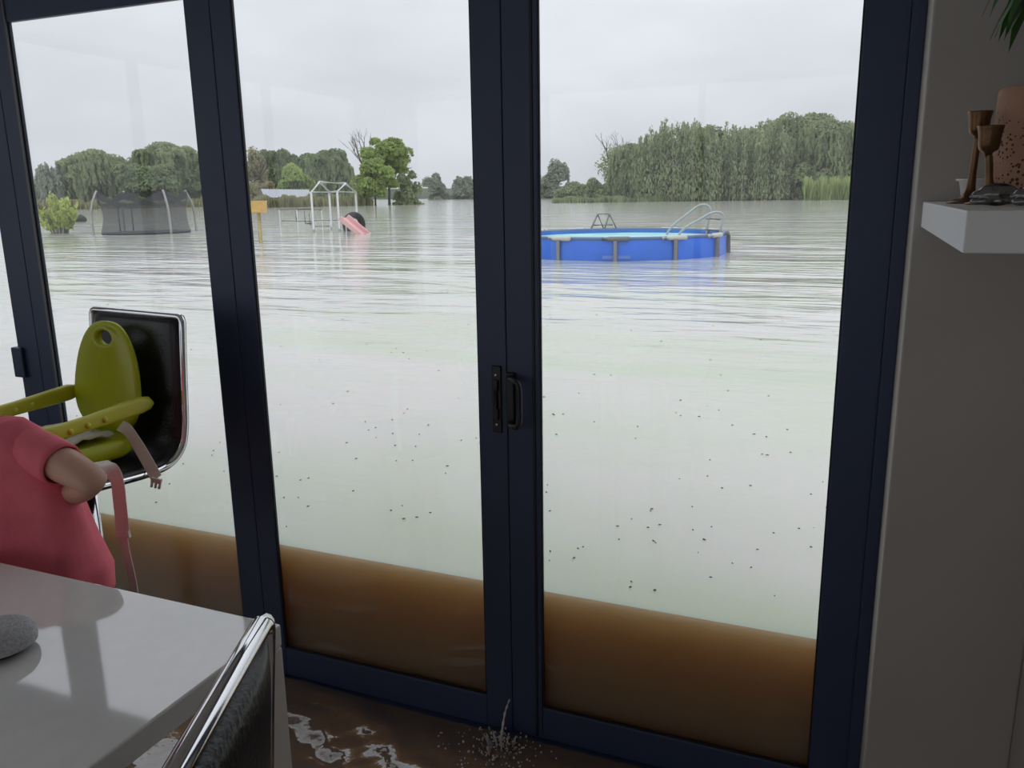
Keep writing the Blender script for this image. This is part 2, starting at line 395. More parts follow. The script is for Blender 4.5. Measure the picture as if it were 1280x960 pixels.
hp = smooth_pts([(-.772-ox, -.010, ht-.008-oz), (-.760-ox, -.030, ht-.006-oz), (-.742-ox, -.042, ht-.008-oz), (-.733-ox, -.044, ht-.022-oz), (-.732-ox, -.044, (ht+hb)/2-oz),
                 (-.733-ox, -.044, hb+.022-oz), (-.742-ox, -.042, hb+.008-oz), (-.760-ox, -.030, hb+.006-oz), (-.772-ox, -.010, hb+.008-oz)], 6)
MB().tube(hp, .0075, 10).build('pull_handle', M_handle, d4, True)

# ------------------------------------------------------------------ flood water outside (one solid body of silty water)
def flood():
    s, c = math.sin(YAW), math.cos(YAW)
    y0 = DOOR_Y + .0220
    me_v = [(-900, y0), (900, y0), (900, 1500), (-900, 1500)]
    v = [(x, y, z) for z in (-2.5, WATER_Z) for x, y in me_v]
    me = bpy.data.meshes.new('flood_water')
    me.from_pydata(v, [], [(3, 2, 1, 0), (4, 5, 6, 7), (0, 1, 5, 4), (1, 2, 6, 5), (2, 3, 7, 6), (3, 0, 4, 7)]); me.update()
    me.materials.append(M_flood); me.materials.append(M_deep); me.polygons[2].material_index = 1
    o = link('flood_water', me, None)
    tag(o, 'wide sheet of pale silty flood water standing against the glass doors', 'water', kind='stuff')
flood()

# ------------------------------------------------------------------ water on the floor inside
SPL = at_z(626, 932, IN_Z)
def floor_water():
    def axis(lo, a, b, hi, step):
        q = [lo + (a-lo)*(k/12)**.5 for k in range(12)] + list(np.arange(a, b, step)) + [b + (hi-b)*(k/3) for k in range(4)]
        return np.array(sorted(set(np.round(q, 5))))
    xs = axis(LX+.001, -1.75, RX-.001, RX-.0005, .0085); ys = axis(BY+.001, .75, 1.815, 1.820, .0085)
    X, Y = np.meshgrid(xs, ys)
    Zh = np.zeros_like(X)
    r = np.hypot(X-SPL.x, Y-SPL.y)
    Zh += .0030*np.exp(-r/.20)*np.sin(r/.0105)*(r > .01)
    q = at_z(430, 905, IN_Z)
    g = np.exp(-(((X-q.x)/.36)**2 + ((Y-q.y+.06)/.20)**2))
    w1 = 1.6*np.sin(4.5*X+2.5*Y) + .9*np.sin(-8*X+11*Y+1.) + .35*np.sin(27*X-13*Y)
    w2 = 1.1*np.sin(7*X-5*Y+.7) + .6*np.sin(15*X+9*Y)
    Zh += g*(.0050*np.sin(17*X+46*Y+w1) + 0.0011*np.sin(-22*X+71*Y+w2) + .0006*np.sin(70*X+88*Y+2*w1) + .0003*np.sin(-95*X+120*Y+2*w2))
    Zh += .0004*np.sin(23*X+51*Y+w1) + g*.013*np.sin(17*(Y-q.y+.05)+6*(X-q.x))
    nx, ny = len(xs), len(ys)
    v = np.stack([X, Y, IN_Z+Zh], -1).reshape(-1, 3)
    i = np.arange(ny-1)[:, None]*nx + np.arange(nx-1)[None]
    f = np.stack([i, i+1, i+1+nx, i+nx], -1).reshape(-1, 4)
    cx, cy = v[f].mean(1)[:, 0], v[f].mean(1)[:, 1]; f = f[~((cy > WALL_Y) & ((cx > REV) | (cx < LREV)))]
    me = bpy.data.meshes.new('floor_water'); me.from_pydata(v.tolist(), [], f.tolist()); me.update()
    o = link('floor_water', me, M_inwater, None, True)
    tag(o, 'shallow rippling brown water flooding the floor inside the doors', 'water', kind='stuff')
floor_water()
def leak():
    m = mat('splashing_water', (.62, .59, .56), .08, spec=.8)
    top = at_y(637, 874, DOOR_Y-.004)
    o = empty('water_leak', (SPL.x, SPL.y, IN_Z)); base = Vector(o.location)
    p = smooth_pts([top, top + (SPL-top)*.35 + Vector((0, -.01, .012)), top+(SPL-top)*.75+Vector((0, -.008, .008)), SPL], 8)
    rs = [.0022+.0012*math.sin(k*1.7)+.0025*k/len(p) for k in range(len(p))]
    MB().tube([q-base for q in p], rs, 7).build('jet', m, o, True)
    mb = MB(); R = random.Random(3)
    for k in range(220):
        a = R.uniform(0, 6.283); d = abs(R.gauss(0, .085)); h = max(0, R.gauss(.014, .014))*math.exp(-d/.11)
        rr = R.uniform(.0012, .0032)
        if SPL.y + d*math.sin(a)*.8 > DOOR_Y-.03: a = -a
        mb.ball((d*math.cos(a), d*math.sin(a)*.8, h+.003), rr, 6, 4, (1, 1, R.uniform(.7, 1.4)))
    for k in range(26):      # little crown of lifted water round the impact
        a = R.uniform(0, 6.283); d = R.uniform(.015, .05)
        if SPL.y + d*math.sin(a)*1.6 > DOOR_Y-.03: a = -a
        q = Vector((d*math.cos(a), d*math.sin(a), 0)); e = q*R.uniform(1.1, 1.5) + Vector((0, 0, R.uniform(.008, .026)))
        mb.tube([q, (q+e)/2+Vector((0, 0, .004)), e], [.004, .0022, .0008], 5)
    d_ = mb.build('droplets', m, o, True); d_['kind'] = 'stuff'
    tag(o, 'thin jet of leaking water splashing onto the flooded floor below the door handle', 'water')
leak()

# ------------------------------------------------------------------ table
TZ = CAM_Z - .625
tc_ = at_z(351, 780, TZ)                       # far right corner of the table top
def table():
    o = empty('counter_table', (tc_.x-.9, tc_.y-.4, 0)); tag(o, 'long counter-height table with a glossy white stone top', 'table')
    ox, oy = o.location.x, o.location.y
    x1, y1 = tc_.x-ox, tc_.y-oy; x0, y0 = x1-2.2, y1-.92
    t = MB().box(x0, x1, y0, y1, TZ-.036, TZ).build('table_top', M_quartz, o); bevel(t, .003, 2)
    for (a, b) in ((x1-.06, y1-.062), (x1-.06, y0), (x0, y1-.062), (x0, y0)):
        l_ = MB().box(a, a+.06, b, b+.062, .0, TZ-.0365).build('leg', M_leg, o); bevel(l_, .004)
    MB().box(x0+.08, x1-.12, y1-.10, y1-.08, TZ-.12, TZ-.0365).box(x0+.08, x1-.12, y0+.1, y0+.12, TZ-.12, TZ-.0365).build('apron', mat('dark_apron', (.05, .045, .04), .6), o)
table()
# small domed speaker on the table
def speaker():
    c = at_z(1, 813, TZ)
    o = empty('smart_speaker', (c.x, c.y, TZ)); tag(o, 'small grey fabric dome speaker with dark underside lying on the white table', 'speaker')
    pr = [(.0, .0), (.030, .0), (.038, .004), (.043, .010)]
    MB().lathe(pr, 32).build('base', M_rubber, o, True)
    pr = [(.043, .010)] + [(.049*math.cos(t)**.55, .017+.025*math.sin(t)) for t in np.linspace(-.25, 1.5, 14)] + [(.0005, .042)]
    MB().lathe(pr, 40).build('fabric_dome', M_speaker, o, True)
speaker()

# ------------------------------------------------------------------ bar stools
def stool(loc, rz, seat_h, label):
    o = empty('bar_stool', (loc[0], loc[1], 0), rz); tag(o, label, 'stool', 'black leather bar stools with chrome frames')
    sh = seat_h
    prof = [(-.205, -.030), (-.200, -.004), (-.165, .006), (-.06, .0), (.06, -.006), (.125, .002), (.166, .035), (.183, .09), (.190, .16), (.196, .23), (.202, .30), (.209, .372)]
    P = smooth_pts([(0, y, z+sh) for y, z in prof], 5)
    W = .187; rows_t, rows_b = [], []; n = len(P); N = 14
    rings = []
    for i, p in enumerate(P):
        t = (P[min(i+1, n-1)]-P[max(i-1, 0)]).normalized(); nr = Vector((0, -t.z, t.y))      # towards the sitter
        th = .021*(min(1, (i+1.5)/4))*(min(1, (n-i+.2)/3)**.4)
        ring = []
        e = min(1, (n-1-i)/5); ww = W*(1-.05*(1-e)**2)
        for k in range(N+1):
            u = -1+2*k/N; bulge = (1-abs(u)**6)
            ring.append(p + Vector((u*ww, 0, 0)) + nr*(th*(.35+.65*bulge)))
        for k in range(N, -1, -1):
            u = -1+2*k/N; bulge = (1-abs(u)**6)
            ring.append(p + Vector((u*ww, 0, 0)) - nr*(th*(.35+.65*bulge)))
        rings.append(ring)
    MB().loft(rings).build('leather_shell', M_leather, o, True)
    # stitched seams across seat and back
    for i in (14, 20, 40, 47):
        if i < n-2:
            p = P[i]; t = (P[i+1]-P[i-1]).normalized(); nr = Vector((0, -t.z, t.y))
            MB().tube([p+Vector((u*W*.96, 0, 0))+nr*(.018*(.35+.65*(1-abs(u)**6))+.0002) for u in np.linspace(-1, 1, 15)], .0012, 5).build('seam', M_leather, o, True)
    xr = W+.006; tp = P[-1]; up_ = (P[-1]-P[-2]).normalized()
    loop = [p + Vector((-xr, 0, 0)) for p in P[:-3]]
    tz = tp + up_*.006
    arc = [(-xr, -.012), (-xr+.004, -.003), (-xr+.014, .0)]
    loop += [tz + Vector((x, 0, 0)) + up_*dz for x, dz in arc] + [tz + Vector((xr*u, 0, 0)) for u in (-.6, -.2, .2, .6)] + [tz + Vector((-x, 0, 0)) + up_*dz for x, dz in reversed(arc)]
    loop += [p + Vector((xr, 0, 0)) for p in reversed(P[:-3])]
    MB().tube(loop, .0095, 12).build('chrome_rail', M_chrome, o, True)
    MB().tube([P[0]+Vector((u*(W+.007), 0, -.003)) for u in np.linspace(-1, 1, 9)], .008, 8).build('front_bar', M_chrome, o, True)
    MB().box(-.09, .09, -.09, .09, sh-.045, sh-.02).build('mount_plate', M_leather, o)
    MB().lathe([(.030, .40), (.030, sh-.045)], 20).build('upper_column', M_chrome, o, True)
    MB().lathe([(.0225, .02), (.0225, .42)], 20).build('lower_column', M_chrome, o, True)
    b = MB().lathe([(.0, .0), (.205, .0), (.205, .008), (.19, .014), (.08, .026), (.045, .045), (.03, .06)], 40).build('base_disc', M_chrome, o, True)
    fp = [(.0, -.03, .36), (-.11, -.06, .35), (-.15, -.17, .345), (-.10, -.235, .345), (0, -.25, .345), (.10, -.235, .345), (.15, -.17, .345), (.11, -.06, .35), (0, -.03, .36)]
    MB().tube(smooth_pts(fp, 5), .009, 8).build('foot_ring', M_chrome, o, True)
    return o
# far stool (carries the child's booster)
FS_RZ = math.radians(-8.2)
FS_BACK = at_z(169, 391, CAM_Z-.296)
fs_dir = Vector((-math.sin(FS_RZ), math.cos(FS_RZ), 0))
FS = FS_BACK - fs_dir*.209
FS_SEAT = FS_BACK.z - .378
far_stool = stool((FS.x, FS.y), FS_RZ, FS_SEAT, 'black leather bar stool with chrome rail carrying the green booster seat')
# near stool pulled up at the table corner
NS_TOP = at_z(331, 773, CAM_Z-.37)
ns_x = Vector((-math.sin(YAW), math.cos(YAW), 0)); ns_y = Vector((-ns_x.y, ns_x.x, 0))*-1     # top edge runs straight away from the viewer
ns_y = Vector((math.cos(YAW), math.sin(YAW), 0)); NS_RZ = math.atan2(-ns_y.x, ns_y.y)
ns_x = Vector((math.cos(NS_RZ), math.sin(NS_RZ), 0))
far_sgn = 1 if ns_x.y > 0 else -1
NS = NS_TOP - ns_x*(.193*far_sgn) - ns_y*.209
near_stool = stool((NS.x, NS.y), NS_RZ, NS_TOP.z-.378, 'black leather bar stool with chrome rail pulled up to the corner of the white table')

# ------------------------------------------------------------------ booster seat on the far stool
def booster():
    o = empty('booster_seat', (FS.x-.030, FS.y-.012, FS_SEAT+.0285), FS_RZ); tag(o, 'lime green plastic child booster seat strapped on the black bar stool', 'booster seat')
    # backrest: tall oval shield with an oval grip hole near its top
    Y0 = .115
    outline = []
    H, W0 = .40, .142
    for k in range(48):
        a = 2*math.pi*k/48; cx, sz = math.cos(a), math.sin(a)
        zz = .150 + .185*(abs(sz)**.9)*(1 if sz > 0 else -1)*(1.0 if sz > 0 else .62)
        xx = W0*(abs(cx)**.78)*(1 if cx > 0 else -1)*(1.0 if sz < 0 else 1.0-.10*sz)
        outline.append((xx, zz))
    hole = [(.034*math.cos(2*math.pi*k/48), .292+.020*math.sin(2*math.pi*k/48)) for k in range(48)]
    def lean(z): return Y0 + .05*z/.4 - .0
    mb = MB(); T = .016
    def ring(pts, off, inset=1.0, c=(0, .16)):
        return [((c[0]+(x-c[0])*inset), lean(z)+off, c[1]+(z-c[1])*inset) for x, z in pts]
    hc = (0, .292)
    rows = [ring(hole, T/2, 1., hc), ring(outline, T/2, .95), ring(outline, T*.2, 1.), ring(outline, -T*.2, 1.), ring(outline, -T/2, .95),
            ring(outline, -T/2-.002, .90), ring(hole, -T/2-.002, 1.5, hc), ring(hole, -T/2-.006, 1.25, hc), ring(hole, -T/2, 1., hc), ring(hole, T/2, 1., hc)]
    mb.grid(rows, True); mb.build('backrest', M_green, o, True)
    # seat pan
    def rr(x0, x1, y0, y1, r, z, n=6):
        pts = []
        for (cx, cy, a0) in ((x1-r, y1-r, 0), (x0+r, y1-r, 90), (x0+r, y0+r, 180), (x1-r, y0+r, 270)):
            for k in range(n+1):
                a = math.radians(a0+90*k/n); pts.append((cx+r*math.cos(a), cy+r*math.sin(a), z))
        return pts
    mb = MB(); mb.loft([rr(-.135, .135, -.155, .105, .05, 0), rr(-.145, .145, -.165, .115, .05, .012), rr(-.145, .145, -.165, .115, .05, .040), rr(-.138, .138, -.158, .108, .05, .048), rr(-.11, .11, -.13, .09, .05, .044)])
    mb.build('seat_pan', M_green, o, True)
    # arm rests running forward
    for s in (-1, 1):
        x = s*.158
        up = []; 
        mbx = MB()
        sect = [(.150, .130, .006), (.142, .131, .017), (.12, .130, .022), (.06, .125, .021), (-.03, .118, .018), (-.10, .113, .019), (-.14, .110, .024), (-.17, .107, .031), (-.20, .102, .034), (-.225, .098, .027), (-.238, .095, .010)]
        rings = []
        for (y, z, h) in sect:
            rings.append([(x+.0125*math.copysign(abs(math.cos(a))**.6, math.cos(a)), y, z+h*math.copysign(abs(math.sin(a))**.6, math.sin(a))) for a in [2*math.pi*k/16 for k in range(16)]])
        mbx.loft(rings); arm = mbx.build('arm_rest', M_green2, o, True)
        MB().lathe([(.001, 0), (.016, 0), (.016, .004), (.012, .006), (.001, .006)], 20).build('pivot_disc', M_disc, arm, True)
        pd = arm.children[0]; pd.location = (x+.0115, -.198, .101); pd.rotation_euler = (0, math.pi/2, 0)
        for yy in (-.08, -.035, .01):
            k_ = MB().ball((x+.011, yy, .118+yy*.09), .008, 10, 6).build('knob', M_green2, arm, True)
    # crumpled white cloth lying on the seat pan
    rows = []
    for i in range(13):
        row = []
        for j in range(13):
            u, v_ = -1+2*i/12, -1+2*j/12
            row.append((.105*u, -.03+.10*v_, .052 + .020*noise.noise(Vector((u*2.1, v_*2.3, .3))) + .024*max(0, 1-u*u-v_*v_) + .012*noise.noise(Vector((u*5, v_*5, 2)))))
        rows.append(row)
    c_ = MB().grid(rows).build('seat_cloth', M_cloth, o, True); s_ = c_.modifiers.new('s', 'SOLIDIFY'); s_.thickness = .005
    # straps
    def ribbon(pts, w, wd, name, th=.0018):
        P = smooth_pts(pts, 6); rings = []
        for i, p in enumerate(P):
            t = (P[min(i+1, len(P)-1)]-P[max(i-1, 0)]).normalized()
            a = (wd - t*wd.dot(t)).normalized(); nrm = t.cross(a)
            rings.append([p-a*w/2-nrm*th/2, p+a*w/2-nrm*th/2, p+a*w/2+nrm*th/2, p-a*w/2+nrm*th/2])
        return MB().loft(rings).build(name, M_strap, o, False), P
    inv = o.matrix_basis.inverted()
    def L(px, py, Y): return inv @ at_y(px, py, Y)
    fw = Vector((.75, .66, 0))
    yb = FS.y
    s1, P1 = ribbon([L(150, 532, yb+.06), L(160, 538, yb+.055), L(172, 556, yb+.05), L(186, 580, yb+.03), L(196, 598, yb+.015)], .030, Vector((.9, .35, .2)), 'short_strap')
    e = P1[-1]; mbk = MB()
    mbk.box(-.013, .013, -.004, .004, -.012, .0)
    for q in (-.010, 0, .010): mbk.box(q-.0025, q+.0025, -.003, .003, -.026, -.012)
    bk = mbk.build('buckle', M_strap, s1); bk.location = e; bk.rotation_euler = (0, .25, .5)
    s2, P2 = ribbon([L(126, 577, yb-.165), L(136, 584, yb-.19), L(146, 600, yb-.20), L(150, 630, yb-.20), L(154, 668, yb-.20)], .032, Vector((.9, .35, 0)), 'long_strap')
    s3, P3 = ribbon([L(154, 666, yb-.20), L(158, 690, yb-.20), L(163, 712, yb-.20), L(167, 732, yb-.20), L(170, 752, yb-.20)], .018, Vector((.9, .35, 0)), 'strap_tail')
    bk = MB().box(-.016, .016, -.004, .004, -.008, .008).build('slide_buckle', M_strap, s2); bk.location = P2[-1]; bk.rotation_euler = (0, -.1, .4)
booster()

# ------------------------------------------------------------------ child in the pink shirt
def child():
    Y = 1.045
    def W(px, py, y=Y): return at_y(px, py, y)
    base = Vector((W(35, 700).x, Y, 0))
    o = empty('person', base); tag(o, 'child in a coral pink short-sleeved shirt bending over between table and stool', 'person')
    # body: one skinned figure
    hipz = .60
    sh_r = W(42, 560)-base; sh_r.y = .00
    elbow = W(122, 605, Y-.02)-base; wrist = W(66, 624, Y+.045)-base
    hip = Vector((-.03, 0, hipz)); waist = Vector((-.055, 0, .74)); chest = Vector((-.11, .0, .90)); neck = Vector((-.20, .02, 1.035))
    headb = Vector((-.265, .05, 1.085)); head = Vector((-.33, .075, 1.12)); top = Vector((-.385, .10, 1.15))
    sh_l = Vector((-.235, .0, .96)); el_l = Vector((-.32, .02, .82)); wr_l = Vector((-.27, .075, .90))
    V = [hip, waist, chest, neck, headb, head, top, sh_r, elbow, wrist, sh_l, el_l, wr_l,
         Vector((.035, 0, .56)), Vector((.045, -.015, .30)), Vector((.045, .01, .05)), Vector((.05, -.075, .025)),
         Vector((-.095, 0, .56)), Vector((-.105, -.015, .30)), Vector((-.105, .01, .05)), Vector((-.11, -.075, .025))]
    # feet point away from the viewer
    V[16] = Vector((.05, .095, .022)); V[20] = Vector((-.11, .095, .022))
    E_ = [(0, 1), (1, 2), (2, 3), (3, 4), (4, 5), (5, 6), (2, 7), (7, 8), (8, 9), (2, 10), (10, 11), (11, 12), (0, 13), (13, 14), (14, 15), (15, 16), (0, 17), (17, 18), (18, 19), (19, 20)]
    Rd = [.085, .078, .088, .042, .06, .082, .055, .040, .031, .020, .040, .031, .020, .06, .042, .028, .022, .06, .042, .028, .022]
    # hands: palm and five short finger chains
    def hand(iw, d, side):
        w = V[iw]; d = d.normalized(); palm = w + d*.045
        V.append(palm); Rd.append(.019); ip = len(V)-1; E_.append((iw, ip))
        sidev = d.cross(Vector((0, 0, 1))).normalized()
        for k, ln in enumerate((.034, .042, .046, .042, .033)):
            off = sidev*side*((k-2)*.0105)
            if k == 0: a = w + d*.018 + sidev*side*-.024; b = a + d*.02 + sidev*side*-.012
            else: a = palm + d*.018 + off; b = a + d*ln*.6
            c = b + d*ln*.35 + Vector((0, 0, -.012))
            i = len(V); V.extend([a, b, c]); Rd.extend([.0085, .0075, .006]); E_.extend([(ip if k else iw, i), (i, i+1), (i+1, i+2)])
    hand(9, Vector((-1, .05, .05)), 1); hand(12, Vector((.95, .1, -.1)), -1)
    me = bpy.data.meshes.new('body'); me.from_pydata([tuple(v) for v in V], E_, []); me.update()
    ob = link('body', me, M_skin, o)
    sk = ob.modifiers.new('skin', 'SKIN'); sk.use_smooth_shade = True
    sv = me.skin_vertices[0].data
    for i, r_ in enumerate(Rd): sv[i].radius = (r_, r_); sv[i].use_root = (i == 0)
    ob.modifiers.new('sub', 'SUBSURF').levels = 2; ob.modifiers['sub'].render_levels = 2
    # hair, shorts
    ax = (top-headb).normalized(); q = Vector((0, 0, 1)).rotation_difference(ax).to_matrix()
    mb = MB(); rows = []
    for i in range(13):
        ph = math.pi*i/12; row = []
        for k in range(22):
            th = 2*math.pi*k/22; r_ = .098*(1+.03*math.sin(9*th+i))
            v = Vector((r_*math.sin(ph)*math.cos(th), r_*math.sin(ph)*math.sin(th), .105*math.cos(ph)))
            if v.y > .045: v.y = .045
            row.append(head + q @ (v+Vector((0, -.008, .012))))
        rows.append(row)
    mb.grid(rows, True).build('hair', M_hair, o, True)
    for s in (-1, 1):
        MB().ball(head + q @ Vector((s*.032, .074, .0)), .011, 8, 6).build('eye', mat('eye_white', (.7, .7, .68), .2), o, True)
    MB().ball(head + q @ Vector((0, .092, -.02)), .014, 8, 6, (.8, 1, 1.2)).build('nose', M_skin, o, True)
    MB().ball(head + q @ Vector((0, .080, -.048)), .02, 8, 6, (1, .4, .3)).build('mouth', mat('lips', (.4, .12, .1), .5), o, True)
    for s in (-1, 1): MB().ball(head + q @ Vector((s*.092, .0, -.005)), .02, 8, 6, (.4, .8, 1.2)).build('ear', M_skin, o, True)
    mb = MB()
    def oval(c, a, b, n=26, wob=0, ph=0, tilt=0):
        return [Vector((c[0]+a*math.cos(2*math.pi*k/n), c[1]+b*math.sin(2*math.pi*k/n), c[2]+tilt*math.cos(2*math.pi*k/n))) + Vector((0, 0, wob*math.sin(3*2*math.pi*k/n+ph))) for k in range(n)]
    mb.loft([oval((-.03, 0, .73), .115, .085), oval((-.03, 0, .60), .128, .095), oval((-.03, 0, .53), .125, .09)]).build('shorts', M_short, o, True)
    # shirt: rings measured from its outline, from neckline down to the flared hem
    def xw(px, py): return W(px, py)-base
    edge = [(2, 518), (22, 521), (42, 535), (58, 560), (72, 588), (89, 621), (107, 675), (122, 712), (124, 745)]
    rings = []
    prev = None
    cs = [(-.205, 1.045), (-.19, 1.035), (-.17, 1.005), (-.15, .965), (-.135, .92), (-.115, .87), (-.085, .80), (-.055, .735), (-.045, .69)]
    dep = [.048, .072, .088, .095, .098, .10, .108, .118, .120]
    n = 44
    for i, ((px, py), (cx, cz), dp) in enumerate(zip(edge, cs, dep)):
        e_ = xw(px, py); a = e_.x-cx
        tilt = (e_.z-cz)/max(a, .02)
        ring = []
        for k in range(n):
            th = 2*math.pi*k/n; fold = (.006*i/7)*math.sin(7*th+.6*i)+.003*math.sin(11*th)
            ring.append(Vector((cx+(a+fold)*math.cos(th), (dp+fold*1.6)*math.sin(th)+.0, cz+a*math.cos(th)*tilt*.9)))
        rings.append(ring)
    sm = []
    for i in range(len(rings)-1):
        for t in (0, .25, .5, .75): sm.append([a.lerp(b, t) for a, b in zip(rings[i], rings[i+1])])
    sm.append(rings[-1])
    s_ = MB().grid(sm, True).build('shirt', M_pink, o, True)
    d_ = s_.modifiers.new('th', 'SOLIDIFY'); d_.thickness = .004; d_.offset = 1
    # sleeve round the upper arm
    a = sh_r + Vector((-.012, 0, .0)); b = a.lerp(elbow, .50)
    ax = (b-a).normalized(); p1, p2 = frame_of(ax); sl = []
    for t, r_ in ((-.30, .028), (0, .036), (.3, .038), (.6, .038), (.85, .0375), (1.0, .037)):
        c = a.lerp(b, t); sl.append([c + p1*(r_*math.cos(2*math.pi*k/24)*(1+.05*math.sin(3*k))) + p2*(r_*math.sin(2*math.pi*k/24)) for k in range(24)])
    sv_ = MB().grid(sl, True).build('sleeve', M_pink, o, True); d_ = sv_.modifiers.new('th', 'SOLIDIFY'); d_.thickness = .004
    a = sh_l; b = sh_l.lerp(el_l, .5); ax = (b-a).normalized(); p1, p2 = frame_of(ax); sl = []
    for t, r_ in ((-.3, .05), (0, .058), (.5, .054), (1., .05)):
        c = a.lerp(b, t); sl.append([c + p1*(r_*math.cos(2*math.pi*k/24)) + p2*(r_*math.sin(2*math.pi*k/24)) for k in range(24)])
    sv_ = MB().grid(sl, True).build('sleeve', M_pink, o, True); d_ = sv_.modifiers.new('th', 'SOLIDIFY'); d_.thickness = .004
child()

# ------------------------------------------------------------------ shelf and what stands on it
SX0 = .1027; SZ = CAM_Z-.0234
sh = MB().box(SX0, RX, .99, WALL_Y, SZ-.044, SZ).build('floating_shelf', M_white); bevel(sh, .0015)
tag(sh, 'thick white floating shelf fixed in the corner beside the doors', 'shelf')
def candle(px_cup, py_top, px_base, y, label, dr):
    top = at_y(px_cup, py_top, y); bs = at_y(px_base, 250, y)
    o = empty('candle_holder', (bs.x, y, SZ)); tag(o, label, 'candle holder', 'brass candle holders on the shelf')
    h = top.z-SZ; lx = top.x-bs.x
    MB().lathe([(.001, 0), (.030, 0), (.031, .002), (.022, .005), (.012, .010), (.007, .02), (.004, .03)], 24).build('foot', M_brass, o, True)
    pts = smooth_pts([(0, 0, .008), (lx*.25, 0, h*.2), (lx*.65, 0, h*.5), (lx, 0, h-.035)], 6)
    MB().tube(pts, [.0095-.0045*min(1, k/9) for k in range(len(pts))], 10).build('stem', M_brass, o, True)
    cup = MB().lathe([(.004, -.042), (.006, -.036), (.012, -.032), (.014, -.025), (.0145, -.012), (.0165, -.003), (.0172, 0), (.0155, .0), (.0130, -.008), (.012, -.022), (.001, -.022)], 24).build('cup', M_brass, o, True)
    cup.location = (lx, 0, h)
candle(1226, 139, 1211, 1.44, 'tall leaning brass candle holder with a cupped top on the shelf edge', 0)
candle(1239, 157, 1237, 1.345, 'shorter upright brass candle holder just before the terracotta pot', 0)
p = at_y(1228, 250, 1.53)
d = MB().lathe([(.001, .0), (.026, .0), (.030, .004), (.036, .033), (.041, .035), (.041, .037), (.034, .037), (.028, .006), (.001, .005)], 28).build('small_dish', M_ceramic, None, True)
d.location = (p.x, 1.53, SZ); tag(d, 'small white ceramic bowl with a flat rim behind the brass candle holders', 'bowl')
def figurine(px0, px1, py, y, label, seed):
    a = at_y(px0, 252, y); b = at_y(px1, 252, y); L = b.x-a.x
    h = at_y(px0, py, y).z - SZ
    mb = MB(); R = random.Random(seed)
    def B(u, v, w, r, s=(1, 1, 1)): mb.ball((L*u, v*L, h*w), r*h, 12, 8, s)
    B(.62, 0, .46, .50, (1.75, 1.0, 1.0)); B(.42, 0, .42, .40, (1.5, 1, 1)); B(.80, 0, .42, .42, (1.2, 1, 1)); B(.20, -.02, .42, .26, (1.3, .9, .95))
    B(.07, -.02, .36, .15, (1.3, .8, .7)); B(.24, .09, .66, .10, (.6, .6, 1.4)); B(.24, -.10, .66, .10, (.6, .6, 1.4))
    for q in ((.16, -.14), (.34, -.20), (.70, -.20), (.18, .12), (.7, .2)): B(q[0], q[1], .16, .16, (2.0, .9, .95))
    B(.96, .1, .16, .14, (1.6, 1, 1))
    o = mb.build('animal_figurine', M_pewter, None, True); o.location = (a.x, y, SZ+.001)
    m = o.modifiers.new('remesh', 'REMESH'); m.mode = 'VOXEL'; m.voxel_size = h*.035; m.use_smooth_shade = True
    s_ = o.modifiers.new('smooth', 'SMOOTH'); s_.iterations = 1; s_.factor = .4
    tag(o, label, 'figurine', 'pewter figurines on the shelf')
figurine(1213, 1266, 229, 1.24, 'dark pewter animal figurine with a pointed nose beside the leaning candle holder', 1)
figurine(1264, 1330, 226, 1.17, 'rounded dark pewter animal figurine with bright worn edges before the terracotta pot', 2)
def plant():
    y = 1.47
    e = at_y(1242, 170, y); top = at_y(1260, 111, y).z; bot = SZ
    r = .070; o = empty('potted_plant', (e.x+r, y, SZ)); tag(o, 'leafy green plant in a pitted terracotta pot on the white shelf', 'plant')
    h = top-bot
    MB().lathe([(.001, 0), (r*.93, 0), (r*.96, .004), (r*.985, h*.4), (r, h*.9), (r*.99, h*.98), (r*.95, h), (r*.86, h), (r*.84, h*.9), (.001, h*.9)], 48).build('pot', M_pot, o, True)
    MB().lathe([(.001, h*.9), (r*.83, h*.9), (r*.83, h*.93), (.001, h*.94)], 24).build('soil', mat('dark_soil', (.03, .022, .016), .95, bump=.6, bscale=60), o, True)
    st = smooth_pts([(-.02, 0, h*.9), (-.019, .0, h+.05), (-.012, .005, h+.13), (-.01, 0, h+.22)], 6)
    MB().tube(st, [.010, .010, .009]+[.008]*(len(st)-3), 8).build('stem', M_stem, o, True)
    R = random.Random(5); c = Vector((-.012, -.03, h+.185))
    for k in range(60):
        a = R.uniform(0, 6.283); ln = R.uniform(.085, .125); up = R.uniform(-.1, .7); s0 = c + Vector((0, 0, R.uniform(-.04, .04)))
        d = Vector((math.cos(a), math.sin(a), 0)); rows = []
        w = R.uniform(.010, .016)
        for i in range(8):
            t = i/7; q = s0 + d*(ln*(t-.18*t*t)) + Vector((0, 0, ln*(up*t*.9-(1.05+.3*up)*t*t)))
            sd = d.cross(Vector((0, 0, 1)))*w*math.sin(math.pi*min(1, .12+.88*t))**.7
            rows.append([q-sd, q-Vector((0, 0, .002)), q+sd])
        lim = RX - o.location.x - .004
        rows = [[Vector((min(v.x, lim), v.y, v.z)) for v in r_] for r_ in rows]
        MB().grid(rows).build('leaf', M_leaf, o, True)
plant()

